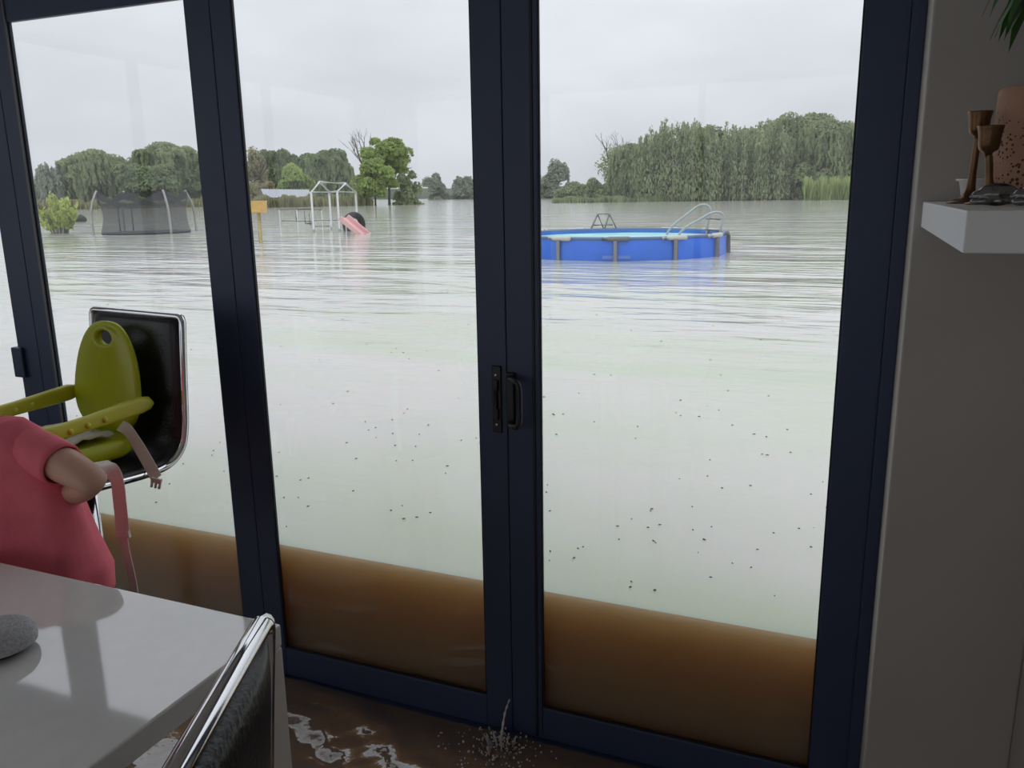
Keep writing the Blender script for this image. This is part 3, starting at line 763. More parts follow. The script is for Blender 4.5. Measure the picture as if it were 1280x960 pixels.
# ------------------------------------------------------------------ things standing in the flood
W0 = WATER_Z
def trampoline():
    c = at_z(184, 291.5, W0); o = empty('trampoline', (c.x, c.y, W0)); tag(o, 'round trampoline with sagging black safety net standing in the flood water', 'trampoline')
    net = see_through('black_net', (.055, .058, .066), .46)
    matm = mat('trampoline_mat', (.02, .021, .024), .8); pole_m = mat('galvanised_pole', (.34, .33, .31), .45, .6, var=.2, vscale=4)
    vd = Vector((c.x, c.y, 0)).normalized(); rt = Vector((vd.y, -vd.x, 0))
    dist = math.hypot(c.x, c.y); mpp = dist/FPX*1.0/math.cos(.45)**0
    R = 56*dist/FPX/math.cos(math.atan((184-640)/FPX))*.82
    Hh = at_d(170, 238.5, dist).z - W0
    angs = [math.radians(q) for q in (204, 294, 24, 114)]
    def at(a, r, z): return rt*(r*math.cos(a)) + vd*(r*math.sin(a)) + Vector((0, 0, z))
    for a in angs:
        pts = smooth_pts([at(a, R*1.16, -.7), at(a, R*1.16, .25*Hh), at(a, R*1.13, .62*Hh), at(a, R*1.04, .88*Hh), at(a, R*.98, Hh)], 6)
        MB().tube(pts, .035, 8).build('pole', pole_m, o, True)
    rows = []
    n = 72
    for j in range(9):
        t = j/8; row = []
        for k in range(n+1):
            a = angs[0] + 2*math.pi*k/n; u = (k/n*4) % 1; sag = math.sin(math.pi*u)**1.3
            topz = Hh*(1-.28*sag); z = .05+(topz-.05)*t
            r = R*(.93 + .05*t**2 - .12*sag*t - .05*math.sin(math.pi*t)) + .02*math.sin(9*a)*math.sin(math.pi*t)
            row.append(at(a, r, z))
        rows.append(row)
    nb = MB().grid(rows).build('safety_net', net, o, True)
    rows = []
    for j in range(3):     # darker band along the upper hem
        row = []
        for k in range(n+1):
            a = angs[0] + 2*math.pi*k/n; u = (k/n*4) % 1; sag = math.sin(math.pi*u)**1.3
            topz = Hh*(1-.30*sag); z = topz - (2-j)*.13*(1-.6*sag)
            r = R*(.98-.12*sag)+.012
            row.append(at(a, r, z))
        rows.append(row)
    MB().grid(rows).build('net_hem', see_through('net_hem_black', (.03, .032, .037), .85), o, True)
    MB().lathe([(.01, -.02), (R*.90, -.02), (R*.93, .03), (R*.90, .05), (.01, .045)], 40).build('jumping_mat', matm, o, True)
    for a in (angs[3]-.1, angs[3]+.25):
        MB().tube([at(a, R*.9, .0), at(a, R*.9, Hh*.72)], .025, 6).build('net_seam', matm, o, True)
trampoline()

def pool():
    rimz = .33
    c = at_z(776, 292.3, W0+rimz); o = empty('frame_pool', (c.x, c.y, W0)); tag(o, 'round blue above-ground frame pool standing in the flood', 'pool')
    dist = math.hypot(c.x, c.y)
    vd = Vector((c.x, c.y, 0)).normalized(); rt = Vector((vd.y, -vd.x, 0))
    R = (903-776)*dist/FPX/math.cos(math.atan((776-640)/FPX))*.985
    blue = mat('blue_pool_liner', (.010, .145, .74), .35, var=.12, vscale=3); inner = mat('pale_blue_liner', (.02, .16, .58), .4)
    post = mat('grey_pool_post', (.16, .16, .17), .4, .3); joint = mat('cream_joint', (.55, .53, .47), .5)
    pw = mat('turquoise_pool_water', (.30, .66, .66), .35, var=.3, vscale=1.6, spec=.2, stretch=(.6, 2.2, 1))
    NP = 12; off = math.radians(-92.5)
    def at(a, r, z): return rt*(r*math.cos(a)) + vd*(r*math.sin(a)) + Vector((0, 0, z))
    rows_o, n = [], NP*6
    def rr(a):          # liner bulges between posts
        u = ((a-off)/(2*math.pi)*NP) % 1; return R*(1-.018*math.sin(math.pi*u))
    for z, k in ((-.75, .97), (-.3, .985), (.1, 1.0), (.22, .996), (rimz, .985)):
        rows_o.append([at(2*math.pi*i/n, rr(2*math.pi*i/n)*k, z) for i in range(n)])
    MB().grid(rows_o, True).build('liner_wall', blue, o, True)
    MB().grid([[at(2*math.pi*i/n, rr(2*math.pi*i/n)*.965, z) for i in range(n)] for z in (rimz, -.6)], True).build('inner_wall', inner, o, True)
    MB().add([(R*.955*math.cos(2*math.pi*k/60), R*.955*math.sin(2*math.pi*k/60), rimz-.055) for k in range(60)], [tuple(range(60))]).build('pool_water', pw, o)
    MB().tube([at(2*math.pi*i/n, rr(2*math.pi*i/n)*.98, rimz+.005) for i in range(n+1)], .028, 8, False).build('rim_tube', mat('rim_blue_grey', (.10, .16, .30), .4, .3), o, True)
    for i in range(NP):
        a = off + 2*math.pi*i/NP
        pmb = MB().tube([at(a, R*1.012, rimz-.02), at(a, R*1.03, -.7)], .034, 8).build('post', post, o, True)
        MB().tube([at(a-.115, R*.997, rimz+.008), at(a-.06, R*1.0, rimz+.008), at(a, R*1.004, rimz+.008), at(a+.06, R*1.0, rimz+.008), at(a+.115, R*.997, rimz+.008)], .037, 8).build('joint', joint if i % 3 else post, o, True)
    lg = MB(); a0 = math.radians(-92)
    lg.grid([[at(a0-.12+.24*k/6, R*1.002, z) for k in range(7)] for z in (.035, .085)])
    lg.build('pale_print', mat('pale_blue_print', (.10, .22, .66), .4), o, True)
    # ladders: separate things over the wall
    chrome = mat('grey_ladder_tube', (.19, .19, .195), .4, .5)
    # A-frame ladder at the far side
    l1 = empty('pool_ladder', o.location + at(math.radians(101), R*1.0, 0)); tag(l1, 'small A-shaped metal ladder over the far wall of the blue pool', 'ladder', 'ladders of the frame pool')
    mp_ = dist*1.08/FPX
    zt = (288-266)*mp_ + rimz - .04
    def pt(dx, dy, z): return rt*dx + vd*dy + Vector((0, 0, z))
    for s, cx in ((0, -7), (1, 7.5)):
        lean = -1 if s == 0 else 1
        q = MB()
        q.tube([pt((cx-9+(2 if s else 0))*mp_, -.0, -.6), pt((cx-9+(3 if s else 0))*mp_, 0, rimz-.0), pt(cx*mp_, .0, zt)], .018, 6)
        q.tube([pt(cx*mp_, 0, zt), pt((cx+8+(2 if s else 0))*mp_, .0, rimz), pt((cx+9+(3 if s else 0))*mp_, .0, -.6)], .018, 6)
        q.build('ladder_side', chrome, l1, True)
    for z in (.42,): MB().tube([pt(-12*mp_, .0, z), pt(12*mp_, 0, z)], .015, 6).build('rung', chrome, l1, True)
    MB().tube([pt(-7*mp_, 0, zt), pt(7.5*mp_, 0, zt)], .010, 6).build('top_bar', chrome, l1, True)
    # hooped ladder at the right
    a = math.radians(18); l2 = empty('pool_ladder', o.location + at(a, R*.80, 0)); tag(l2, 'metal ladder with two hooped handrails at the side of the blue pool', 'ladder', 'ladders of the frame pool')
    od = rt*math.cos(a)*1 + vd*math.sin(a)*.1; od.normalize()
    for s, dy, hh in ((0, .28, .46), (1, -.28, .34)):
        b = vd*dy + rt*(-.05 if s == 0 else .12)
        pts = smooth_pts([b+od*-.62+Vector((0, 0, -.5)), b+od*-.50+Vector((0, 0, rimz-.06)), b+od*-.10+Vector((0, 0, rimz+hh*.72)), b+od*.10+Vector((0, 0, rimz+hh)), b+od*.24+Vector((0, 0, rimz+hh*.93)), b+od*.27+Vector((0, 0, rimz+hh*.6)), b+od*.22+Vector((0, 0, rimz)), b+od*.22+Vector((0, 0, -.5))], 6)
        MB().tube(pts, .021, 8).build('handrail', mat('light_ladder_tube', (.42, .42, .42), .35, .5), l2, True)
    for z in (.1, .36, .55):
        MB().tube([vd*.28+rt*-.05+od*.20+Vector((0, 0, z)), vd*-.28+rt*.12+od*.20+Vector((0, 0, z))], .018, 6).build('rung', chrome, l2, True)
    MB().box(-.12, .12, -.28, .28, rimz-.08, rimz-.05).build('step', joint, l2)
pool()

def playground():
    wp = mat('white_painted_pipe', (.70, .70, .68), .4); gp = mat('rusty_grey_pipe', (.20, .19, .18), .5, .3)
    # house-shaped frame
    c = at_z(417, 290, W0); dist = math.hypot(c.x, c.y)
    o = empty('playhouse_frame', (c.x, c.y, W0)); tag(o, 'white pipe frame shaped like a small house standing in the flood', 'play frame')
    def P(px, py, dd=0): return at_d(px, py, dist+dd)-Vector((c.x, c.y, W0))
    back = 1.7
    fl, frr = (389.5, 412.5), (421.5, 444.5)
    # near gable on the left pair, far gable on the right pair
    tl, tr = P(399.5, 227.5, .8), P(432, 229.5, .8)
    e = {'a': P(389, 240.5, 0), 'b': P(411.5, 240, 1.6), 'c': P(421.5, 239.5, 0), 'd': P(444.5, 240, 1.6)}
    for k, (v, foot) in {'a': (e['a'], 390), 'b': (e['b'], 412), 'c': (e['c'], 422.5), 'd': (e['d'], 445)}.items():
        MB().tube([v, Vector((v.x, v.y, -1.0))], .035, 8).build('post', wp, o, True)
    for a, b in (('a', 'b'), ('a', 'c'), ('b', 'd'), ('c', 'd')):
        MB().tube([e[a], e[b]], .028, 8).build('eave_rail', wp, o, True)
    for a, b in ((e['a'], tl), (e['b'], tl), (e['c'], tr), (e['d'], tr)):
        MB().tube([a, b], .034, 8).build('rafter', wp, o, True)
    MB().tube([tl, tr], .04, 8).build('ridge_pole', wp, o, True)
    # low climbing frame of thin pipes
    c2 = at_z(385, 288, W0); d2 = math.hypot(c2.x, c2.y)
    o2 = empty('climbing_frame', (c2.x, c2.y, W0)); tag(o2, 'low climbing frame of thin grey pipes standing in the flood beside the pink slide', 'climbing frame')
    def Q(px, py, dd=0): return at_d(px, py, d2+dd)-Vector((c2.x, c2.y, W0))
    def post(px, pt, dd=0, r=.016, m=wp): v = Q(px, pt, dd); MB().tube([v, Vector((v.x, v.y, -.8))], r, 6).build('post', m, o2, True)
    for px, pt, dd in ((349, 262, 0), (371, 262, 1.2), (390, 261, 0), (402, 262, 1.2), (394, 277, 0), (412, 277, 0), (424, 273, 0)): post(px, pt, dd)
    for a, b in (((349, 262, 0), (390, 261, 0)), ((371, 262, 1.2), (402, 262, 1.2))):
        MB().tube([Q(*a), Q(*b)], .020, 6).build('top_rail', gp, o2, True)
    for a, b in (((390, 276, 0), (425, 275, 0)), ((352, 276, 0), (390, 277, 0)), ((394, 283, 0), (412, 283, 0))):
        MB().tube([Q(*a), Q(*b)], .016, 6).build('side_rail', gp, o2, True)
    for px, t, b in ((369, 264, 278), (380, 264, 280), (386, 266, 282)):
        MB().tube([Q(px, t), Q(px+2, b)], .014, 6).build('chain', gp, o2, True)
    s_ = MB().bar(Q(383, 279.5), Q(392, 279.5), .25, .04).build('swing_seat', mat('dark_seat', (.06, .06, .06), .6), o2)
    # pink slide
    c3 = at_z(450, 292, W0); d3_ = math.hypot(c3.x, c3.y)
    o3 = empty('slide', (c3.x, c3.y, W0)); tag(o3, 'faded pink slide sloping down into the flood water', 'slide')
    a, b = at_d(428.5, 272.5, d3_+.2)-c3, at_d(453.5, 293.5, d3_)-c3
    a.z += 0; pk = mat('faded_pink_plastic', (.74, .42, .42), .5, var=.06, vscale=5)
    dirn = (b-a).normalized(); b2 = b + dirn*.9
    vd = Vector((c3.x, c3.y, 0)).normalized()
    wd = (vd*.8 + Vector((vd.y, -vd.x, 0))*.38); wd = (wd - dirn*wd.dot(dirn)).normalized()
    nn = wd.cross(dirn).normalized()
    if nn.z < 0: nn = -nn
    mb = MB(); rings = []
    for p_ in (a, b2):
        rings.append([p_-wd*.28, p_+wd*.28, p_+wd*.28-nn*.04, p_-wd*.28-nn*.04])
    mb.loft(rings).build('chute', pk, o3)
    for s in (-1, 1):
        MB().bar(a+wd*.28*s+nn*.04, b2+wd*.28*s+nn*.04, .05, .12, nn).build('chute_side', pk, o3)
    v = a+wd*.2; MB().tube([v, Vector((v.x, v.y, -.8))], .02, 6).build('support', wp, o3, True)
    # tyre standing behind the slide
    ct = at_z(443, 288.5, W0); dt = math.hypot(ct.x, ct.y); o4 = empty('rubber_tyre', (ct.x, ct.y, W0)); tag(o4, 'black rubber tyre standing half sunk behind the pink slide', 'tyre')
    rt_ = Vector((vd.y, -vd.x, 0)); fx = (rt_*.8+vd*.6).normalized(); ax = Vector((-fx.y, fx.x, 0))
    Rm = .31; rows = []
    for i in range(33):
        th = 2*math.pi*i/32; cc = fx*(Rm*math.cos(th)) + Vector((0, 0, Rm*math.sin(th)+.18)); rd = (fx*math.cos(th)+Vector((0, 0, math.sin(th))))
        rows.append([cc + rd*(.10*math.cos(2*math.pi*k/12)) + ax*(.12*math.sin(2*math.pi*k/12)) for k in range(12)])
    MB().grid(rows, True).build('tyre_ring', M_rubber, o4, True)
    # yellow wooden box on a post
    c5 = at_z(327, 304, W0); d5 = math.hypot(c5.x, c5.y); o5 = empty('wooden_box_on_post', (c5.x, c5.y, W0), .42); tag(o5, 'yellow wooden box on a thin post standing in the flood', 'post box')
    yw = mat('yellow_pine', (.66, .40, .10), .6, var=.12, vscale=9, stretch=(1, 1, 4)); yw2 = mat('weathered_yellow_post', (.48, .38, .13), .7, var=.25, vscale=12)
    b0, b1 = at_d(325, 266, d5).z-W0, at_d(325, 252, d5).z-W0
    zt = at_d(325, 240, d5).z-W0
    hw = .165
    bx = MB(); h2 = (b1-b0)
    bx.loft([[(-hw*.9, -.13, b0), (hw*.9, -.13, b0), (hw*.9, .13, b0), (-hw*.9, .13, b0)], [(-hw, -.15, b1), (hw, -.15, b1), (hw, .15, b1), (-hw, .15, b1)]]).build('box_body', yw, o5)
    MB().box(-hw*.8, hw*.55, -.157, -.13, b0+.02, b0+h2*.42).build('front_board', yw, o5)
    MB().box(-hw*1.02, hw*1.02, -.16, .16, b1, b1+.02).build('lid', yw, o5)
    MB().tube([(-.02, 0, -.8), (-.01, 0, b0)], .038, 8).build('post', yw2, o5, True)
playground()

def small_floaters():
    c = at_z(98, 277, W0); R = random.Random(2)
    rows = []
    for i in range(8):
        t = i/7; r_ = .26*math.sin(math.pi*(.08+.84*t))**.6
        rows.append([Vector((-.5+t, r_*math.cos(2*math.pi*k/10)*(1+.2*R.random()), .12+r_*math.sin(2*math.pi*k/10)*(1+.2*R.random()))) for k in range(10)])
    lg = MB().loft(rows).build('floating_log', mat('wet_dark_bark', (.02, .016, .013), .6, bump=.5, bscale=8), None, True); lg.location = (c.x, c.y, W0)
    tag(lg, 'short dark log floating beside the yellow-green bush', 'log')
    # scattered specks of floating leaf litter
    mb = MB()
    for k in range(330):
        px, py = R.uniform(90, 1060), R.uniform(330, 800)**1.0
        p = at_z(px, py, W0)
        if p.y < DOOR_Y+.12 or p.y > 14: continue
        s = R.uniform(.002, .0055)*(1+.12*p.y); a = R.uniform(0, 6.28); u = Vector((math.cos(a), math.sin(a), 0))*s; v = Vector((-math.sin(a), math.cos(a), 0))*s*R.uniform(.3, .8)
        q = p + Vector((0, 0, .002))
        mb.add([q-u, q-v, q+u, q+v, q-u*.5+Vector((0, 0, .003)), q+u*.5+Vector((0, 0, .003))], [(0, 1, 2, 5, 4), (0, 4, 5, 2, 3)])
    o = mb.build('floating_leaf_litter', mat('dark_leaf_litter', (.06, .055, .035), .8)); tag(o, 'tiny dark leaf flecks drifting on the flood water', 'leaf litter', kind='stuff')
small_floaters()

# ------------------------------------------------------------------ far bank, shed, trees
def mesh_quads(name, V, m, parent, kind='stuff'):
    """V: (n,4,3) numpy quads"""
    n = len(V); me = bpy.data.meshes.new(name)
    me.vertices.add(n*4); me.vertices.foreach_set('co', V.reshape(-1).astype(np.float32))
    me.loops.add(n*4); me.loops.foreach_set('vertex_index', np.arange(n*4, dtype=np.int32))
    me.polygons.add(n); me.polygons.foreach_set('loop_start', np.arange(0, n*4, 4, dtype=np.int32))
    me.update(calc_edges=True); me.validate()
    o = link(name, me, m, parent)
    if kind: o['kind'] = kind
    return o
def leafm(name, c, var=.28): return mat(name, c, .6, var=var, vscale=.55, trans=.5, spec=.2, detail=6)
L_willow = leafm('willow_green', (.33, .38, .21)); L_dark = leafm('deep_green_foliage', (.26, .33, .175)); L_bright = leafm('fresh_green_foliage', (.37, .47, .16))
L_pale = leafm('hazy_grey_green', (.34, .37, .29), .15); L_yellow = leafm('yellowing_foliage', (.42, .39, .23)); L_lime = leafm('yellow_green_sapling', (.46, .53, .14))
L_sap = leafm('upright_sapling_green', (.35, .40, .23)); L_silver = leafm('silvery_foliage', (.40, .44, .36), .12)
L_grass = leafm('pale_reed_green', (.38, .46, .20), .15); L_reed = leafm('olive_reed', (.34, .33, .17), .2)
M_bark = mat('grey_brown_bark', (.11, .09, .07), .9, var=.2, vscale=2); M_palebark = mat('pale_twig', (.40, .37, .30), .9)
def unit(n):
    v = rng.normal(size=(n, 3)); return v/np.linalg.norm(v, axis=1)[:, None]
def cards(P, N, size, asp=1.0, jitter=.8, up=None):
    n = len(P); N = N + unit(n)*jitter; N /= np.linalg.norm(N, axis=1)[:, None]
    if up is None: t = unit(n)
    else: t = np.tile(np.array(up, float), (n, 1)) + unit(n)*.25
    a = np.cross(N, t); a /= np.linalg.norm(a, axis=1)[:, None]+1e-9; b = np.cross(N, a)
    s = size*rng.uniform(.6, 1.3, (n, 1)); A = a*s*.5; B = b*s*.5*asp
    return np.stack([P-A-B*.3, P-B, P+A+B*.3, P+B], 1) if asp == 1 else np.stack([P-A-B, P+A-B, P+A*.6+B, P-A*.6+B], 1)
def branchy(mb, p, d, ln, r, depth, R, spread=.6, droop=0.):
    q = p + d*ln*.5 + Vector((R.uniform(-1, 1), R.uniform(-1, 1), 0))*ln*.06; e = p + d*ln
    mb.tube([p, q, e], [r, r*.8, r*.6], 5, False)
    if depth == 0: return
    for k in range(R.choice((2, 3, 3))):
        nd = (d + Vector((R.uniform(-1, 1), R.uniform(-1, 1), R.uniform(-.5, .5)-droop))*spread).normalized()
        branchy(mb, p.lerp(e, R.uniform(.55, 1)), nd, ln*R.uniform(.55, .8), r*.55, depth-1, R, spread, droop)
def crown_lumps(w, z0, z1, n, seed, top_bias=1.0):
    kk = (22/n)**.4; r = np.random.default_rng(seed); out = []
    cz, hz_ = (z0+z1)/2, (z1-z0)/2
    for k in range(n):
        v = r.normal(size=3); v /= np.linalg.norm(v); s = r.uniform(.35, .82)
        c = np.array([v[0]*w/2*s, v[1]*w/2*s*.8, cz+v[2]*hz_*s])
        rad = np.array([w, w*.8, (z1-z0)])*.5*r.uniform(.22, .48)*kk
        out.append((c, rad))
    return out
def tree(name, label, px0, px1, py_top, dist, leaf, style='round', base_frac=.12, dens=1., cat='tree', group='trees along the flooded bank', seed=1, leaf_size=None, trunk=M_bark):
    pxc = (px0+px1)/2
    c = at_d(pxc, 252, dist); c.z = WATER_Z
    w = (px1-px0)*dist/FPX/math.cos(math.atan((pxc-640)/FPX))
    h = at_d(pxc, py_top, dist).z - WATER_Z
    o = empty(name, c); tag(o, label, cat, group)
    R = random.Random(seed); ls = leaf_size or dist*.0028
    mb = MB()
    if style in ('round', 'willow', 'sparse'):
        th = h*.42
        mb.tube([(0, 0, -.6), (w*.01, 0, th*.5), (0, 0, th)], [h*.026, h*.02, h*.016], 7)
        for k in range(7):
            a = R.uniform(0, 6.283); d = Vector((math.cos(a)*.75, math.sin(a)*.75, R.uniform(.5, 1.1))).normalized()
            branchy(mb, Vector((0, 0, th*R.uniform(.5, 1))), d, h*.28, h*.011, 2, R, .55)
    Q = []
    if style == 'round':
        for c_, rad in crown_lumps(w, h*base_frac, h, 46, seed):
            n = int(300*dens); u = unit(n); u[:, 2] = np.where(u[:, 2] < -.45, -u[:, 2], u[:, 2])
            P = c_ + u*rad*rng.uniform(.72, 1.04, (n, 1)); Q.append(cards(P, u, ls))
    elif style == 'sparse':
        for c_, rad in crown_lumps(w*.95, h*base_frac, h*.97, 16, seed):
            n = int(150*dens); u = unit(n); P = c_ + u*rad*rng.uniform(.3, .95, (n, 1)); Q.append(cards(P, u, ls*.9))
    elif style == 'willow':
        lumps = [(c_, rad) for c_, rad in crown_lumps(w, h*.30, h, 40, seed)]
        for c_, rad in lumps:
            n = int(150*dens); u = unit(n); u[:, 2] = np.abs(u[:, 2]); P = c_ + u*rad*rng.uniform(.75, 1.03, (n, 1)); Q.append(cards(P, u, ls))
            ns = int(30*dens)             # hanging strands off each lump
            u = unit(ns); u[:, 2] = np.abs(u[:, 2])*.5; P0 = c_ + u*rad
            ln = rng.uniform(.22, .5, ns)*h
            for s in range(9):
                t = (s+.5)/9; P = P0.copy(); P[:, 2] -= ln*t; P[:, :2] += rng.normal(size=(ns, 2))*ls*.3 + u[:, :2]*.3*math.sin(t*2)
                keep = P[:, 2] > h*base_frac*rng.uniform(.2, 1.6, ns)
                if keep.any(): Q.append(cards(P[keep], u[keep]*[1, 1, 0]+1e-3, ls*1.0, 2.0, .5, up=(0, 0, 1)))
    elif style == 'upright':
        ns = int(80*dens)
        for k in range(ns):
            x, y = R.uniform(-.5, .5)*w, R.uniform(-.25, .25)*w
            hh = h*(R.uniform(.6, .95)+(.06 if R.random() < .2 else 0))*(1-.3*(abs(x)/(w*.5))**3); lean = R.gauss(0, .04)
            mb.tube([(x, y, -.5), (x+lean*hh*.5, y, hh*.5), (x+lean*hh, y, hh*.97)], [h*.009, h*.006, h*.002], 4, False)
            n = int(230); t = rng.uniform(base_frac, 1, n)**1.0*(1-.12*rng.random(n)); sp = h*.10*(1.03-t)**.55*rng.uniform(.3, 1.2, n)
            u = unit(n); P = np.stack([x+lean*hh*t+u[:, 0]*sp, y+u[:, 1]*sp, hh*t], 1); Q.append(cards(P, u*[1, 1, .4], ls*.62, 2.0, .5, up=(0, 0, 1)))
    elif style == 'fan':
        for k in range(40):
            a = R.uniform(0, 6.283); rr = R.random()**.6; x, y = math.cos(a)*rr*.12*w, math.sin(a)*rr*.12*w
            hh = h*R.uniform(.45, 1.0)*(1-.35*rr*rr); ex, ey = math.cos(a)*rr*.5*w, math.sin(a)*rr*.4*w
            mb.tube([(x, y, -.3), (x*.6+ex*.4, y*.6+ey*.4, hh*.55), (ex, ey, hh)], [.022, .015, .006], 4, False)
            n = int(26*dens); t = rng.uniform(.3, 1, n); u = unit(n)
            P = np.stack([x+(ex-x)*t**1.2+u[:, 0]*.12, y+(ey-y)*t**1.2+u[:, 1]*.12, hh*t+u[:, 2]*.06], 1); Q.append(cards(P, u, ls, 1.6, .5, up=(0, 0, 1)))
    elif style == 'shrub':
        for c_, rad in crown_lumps(w, -h*.75, h, 30, seed):
            n = int(300*dens); u = unit(n); u[:, 2] = np.abs(u[:, 2])*1.0-.15; P = c_ + u*rad*rng.uniform(.6, 1.05, (n, 1)); P = P[P[:, 2] > -.1]; Q.append(cards(P, u[:len(P)], ls))
        for k in range(6): mb.tube([(R.uniform(-.2, .2)*w, 0, -.4), (R.uniform(-.35, .35)*w, 0, h*.6)], h*.012, 4)
    elif style == 'bare':
        mb.tube([(0, 0, -.6), (w*.02, 0, h*.3), (0, 0, h*.5)], [h*.022, h*.017, h*.012], 7)
        for k in range(6):
            a = R.uniform(0, 6.283); d = Vector((math.cos(a)*.55, math.sin(a)*.4, 1)).normalized(); branchy(mb, Vector((0, 0, h*R.uniform(.28, .5))), d, h*.26, h*.013, 3, R, .6)
        for c_, rad in crown_lumps(w*.7, h*.35, h*.85, 7, seed):
            n = int(90*dens); u = unit(n); Q.append(cards(c_+u*rad*rng.uniform(.3, 1, (n, 1)), u, ls*.8))
    mb.build('trunk', trunk, o, True)
    if Q: mesh_quads('foliage', np.concatenate(Q), leaf, o)
    return o

# low wooded land behind the trees
def bank():
    xs = np.linspace(-520, 420, 160); rows = []
    for j, (yy, zz) in enumerate(((330, -.6), (336, 1.0), (350, 2.4), (420, 5.), (480, 5.5))):
        rows.append([(x, yy+12*math.sin(x*.013), WATER_Z + zz + (1.6*noise.noise(Vector((x*.03, j*3., 0))) + 1.2*noise.noise(Vector((x*.11, j*2., 4))) if j > 1 else 0)) for x in xs])
    o = MB().grid(rows).build('far_bank', leafm('distant_bank_green', (.17, .20, .14), .2), None, True); o['kind'] = 'structure'
bank()

tree('poplar_tree', 'pale silvery young poplar above the yellow-green bush', 44, 80, 195, 150, L_silver, 'upright', .1, .35, seed=3, trunk=M_palebark)
tree('bush', 'yellow-green leafy bush half drowned in the flood', 46, 96, 239, 32, L_lime, 'fan', .05, 1., 'bush', 'bushes in the flood', seed=4, leaf_size=.10, trunk=M_palebark)
tree('willow_tree', 'rounded willow behind the left edge of the trampoline', 80, 166, 182, 150, L_willow, 'willow', .12, 1.2, seed=5)
tree('willow_tree', 'broad willow rising behind the right half of the trampoline', 158, 262, 176, 155, L_willow, 'willow', .12, 1.3, seed=6)
tree('round_tree', 'dense dark bushy tree directly behind the trampoline net', 150, 226, 199, 140, L_dark, 'round', .02, 1.1, seed=7)
tree('round_tree', 'dense tree between the broad willow and the yellowing tree', 225, 312, 186, 150, L_dark, 'round', .02, 1.2, seed=8)
tree('poplar_tree', 'loose yellowing tree above the wooden box', 303, 346, 179, 140, L_yellow, 'sparse', .12, 2.2, seed=9)
tree('round_tree', 'tall rounded dark green tree behind the grey shed roof', 325, 377, 179, 150, L_dark, 'willow', .15, 1.2, seed=10)
tree('willow_tree', 'dark weeping willow behind the white playhouse frame', 370, 448, 184, 145, L_dark, 'willow', .12, 1.4, seed=11)
tree('shrub', 'bright green shrub above the grey shed roof', 340, 398, 205, 125, L_bright, 'shrub', .0, 1., 'shrub', 'shrubs on the bank', seed=12)
tree('shrub', 'low olive shrub beside the yellow box', 300, 352, 222, 132, L_yellow, 'shrub', .0, 1., 'shrub', 'shrubs on the bank', seed=13)
tree('bare_tree', 'half dead tree with bare upper twigs beside the bright green tree', 436, 482, 164, 128, L_willow, 'bare', .1, 1., seed=14)
tree('round_tree', 'bright green tree with a tall lobed crown standing in the water', 452, 521, 170, 112, L_bright, 'round', .36, .95, seed=15)
tree('round_tree', 'low spreading bright green tree right of the white playhouse frame', 438, 500, 194, 106, L_bright, 'round', .0, .95, seed=16)
tree('round_tree', 'olive green tree at the open water end of the wooded bank', 486, 534, 208, 110, L_willow, 'shrub', .0, .9, seed=17)
tree('round_tree', 'small hazy tree across the water beside the tall lobed tree', 528, 566, 213, 260, L_pale, 'shrub', .0, .8, seed=18)
tree('round_tree', 'small hazy tree across the water next to the door post', 556, 608, 210, 265, L_pale, 'shrub', .0, .8, seed=19)
tree('round_tree', 'hazy tree on the far shore hidden behind the centre door stiles', 600, 690, 205, 255, L_pale, 'shrub', .0, .9, seed=20)
tree('round_tree', 'hazy grey-green tree left of the pool ladder on the far bank', 668, 720, 194, 210, L_pale, 'shrub', .0, .9, seed=21)
tree('shrub', 'spreading green shrub on the far bank beyond the blue pool', 686, 742, 222, 118, L_willow, 'shrub', .0, 1., 'shrub', 'shrubs on the bank', seed=22)
tree('shrub', 'low green shrub under the thin tree beyond the pool ladder', 728, 778, 214, 112, L_willow, 'shrub', .0, 1., 'shrub', 'shrubs on the bank', seed=23)
tree('bare_tree', 'thin tree with bare crooked twigs on the far bank', 726, 800, 165, 108, L_willow, 'bare', .1, 2.4, seed=24)
tree('willow_tree', 'drooping willow beside the thin bare tree', 758, 832, 176, 104, L_willow, 'willow', .05, 1.1, seed=25)
tree('poplar_tree', 'thicket of upright poplar saplings with twiggy tops', 800, 892, 140, 100, L_sap, 'upright', .03, 1.5, seed=26, trunk=M_palebark)
tree('round_tree', 'dense dark tree inside the poplar thicket', 838, 940, 150, 106, L_dark, 'willow', .03, 1.4, seed=27)
tree('poplar_tree', 'tall leafy poplar thicket before the big willow', 884, 980, 146, 99, L_sap, 'upright', .03, 1.3, seed=28, trunk=M_palebark)
tree('willow_tree', 'big domed willow with hanging branches at the end of the thicket', 966, 1064, 132, 103, L_willow, 'willow', .08, 1.6, seed=29)
tree('willow_tree', 'broad willow filling the gap between poplars and the big domed willow', 908, 1010, 144, 108, L_willow, 'willow', .03, 1.4, seed=30)
tree('willow_tree', 'willow on the far bank hidden behind the right door jamb', 1050, 1150, 150, 108, L_willow, 'willow', .05, 1.2, seed=31)
tree('shrub', 'rounded thicket shrub under the big domed willow', 980, 1050, 200, 98, L_willow, 'shrub', .0, 1.2, 'shrub', 'shrubs on the bank', seed=32)

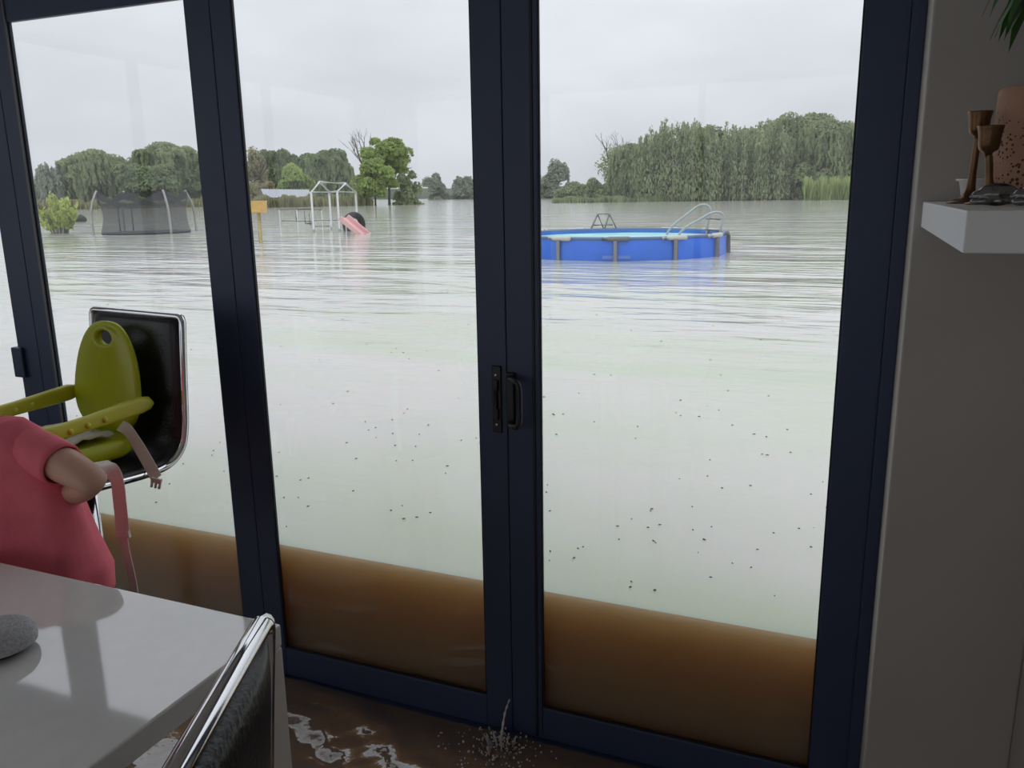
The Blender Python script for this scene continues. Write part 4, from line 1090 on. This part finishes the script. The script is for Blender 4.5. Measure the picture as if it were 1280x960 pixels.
def reeds(name, label, px0, px1, py_top, dist, m, n, depth):
    a, b = at_d(px0, 250, dist), at_d(px1, 250, dist); h = at_d((px0+px1)/2, py_top, dist).z-WATER_Z
    u = rng.uniform(0, 1, (n, 1)); A, B = np.array(a), np.array(b); vd = np.array([a.x, a.y, 0])/math.hypot(a.x, a.y)
    P = A+(B-A)*u + vd*rng.uniform(-depth/2, depth/2, (n, 1)); P[:, 2] = WATER_Z
    uu = u[:, 0]*40; hh = h*rng.uniform(.5, 1.0, n)*(.86+.16*np.sin(uu*.9+px0)+.10*np.sin(uu*2.3+1)); th = rng.uniform(0, 6.28, n); w = dist*.0011
    s = np.stack([np.cos(th)*w, np.sin(th)*w, 0*th], 1); tip = P.copy(); tip[:, 2] += hh; tip[:, :2] += rng.normal(size=(n, 2))*h*.09
    P[:, 2] -= .1
    o = mesh_quads(name, np.stack([P-s, P+s, tip+s*.35, tip-s*.35], 1), m, None)
    tag(o, label, 'reeds', kind='stuff')
reeds('reed_bed', 'olive green reed bed along the bank behind the white playhouse frame', 296, 462, 243, 108, L_reed, 9000, 6)
reeds('grass_bed', 'pale green grass at the foot of the big domed willow', 1006, 1105, 221, 94, L_grass, 8000, 7)
reeds('bank_grass', 'short grass fringe under the trees behind the trampoline', 40, 300, 246, 138, L_reed, 6000, 8)
reeds('bank_grass', 'short grass fringe below the poplar thicket', 690, 1010, 243, 101, L_willow, 8000, 5)

def shed():
    d = 113; o = empty('shed', at_d(355, 250, d)); o.location.z = WATER_Z; tag(o, 'low shed with a grey corrugated roof behind the reeds', 'shed')
    b = Vector(o.location)
    ridge0, ridge1 = at_d(326, 236.5, d+4)-b, at_d(386, 237, d+4)-b; ev0, ev1 = at_d(331, 247, d)-b, at_d(390, 247, d)-b
    rf = mat('grey_roof_sheet', (.36, .38, .41), .5, .2, var=.08, vscale=2)
    n = 34; rows = []
    for P, Q in ((ev0, ev1), (ridge0, ridge1)):
        rows.append([P.lerp(Q, k/(n-1)) + Vector((0, 0, .035*(k % 2))) for k in range(n)])
    bk = [(p+(p-q)*0+Vector((0, 0, 0))) for p, q in zip(rows[1], rows[0])]
    rows.append([p*2-q for p, q in zip(bk, rows[0])]); 
    rows[2] = [Vector((p.x, p.y, rows[0][i].z)) for i, p in enumerate(rows[2])]
    r_ = MB().grid(rows).build('roof', rf, o); s_ = r_.modifiers.new('t', 'SOLIDIFY'); s_.thickness = .03
    wm = mat('dark_shed_wall', (.10, .10, .10), .8)
    c = [rows[0][1], rows[0][-2], rows[2][-2], rows[2][1]]
    cen = sum(c, Vector())/4; lo = [Vector((p.x, p.y, -.6)) for p in [q.lerp(cen, .06) for q in c]]; hi = [Vector((p.x, p.y, c[0].z-.05)) for p in lo]
    MB().loft([lo, hi]).build('wall', wm, o)
    g0, g1, gt = hi[0], hi[3], rows[1][1].lerp(cen, .06); gt.z = rows[1][1].z-.12
    MB().add([g0, g1, gt, g0+(hi[1]-hi[0]).normalized()*.1, g1+(hi[1]-hi[0]).normalized()*.1, gt+(hi[1]-hi[0]).normalized()*.1], [(0, 1, 2), (5, 4, 3), (0, 3, 4, 1), (1, 4, 5, 2), (2, 5, 3, 0)]).build('gable', wm, o)
shed()
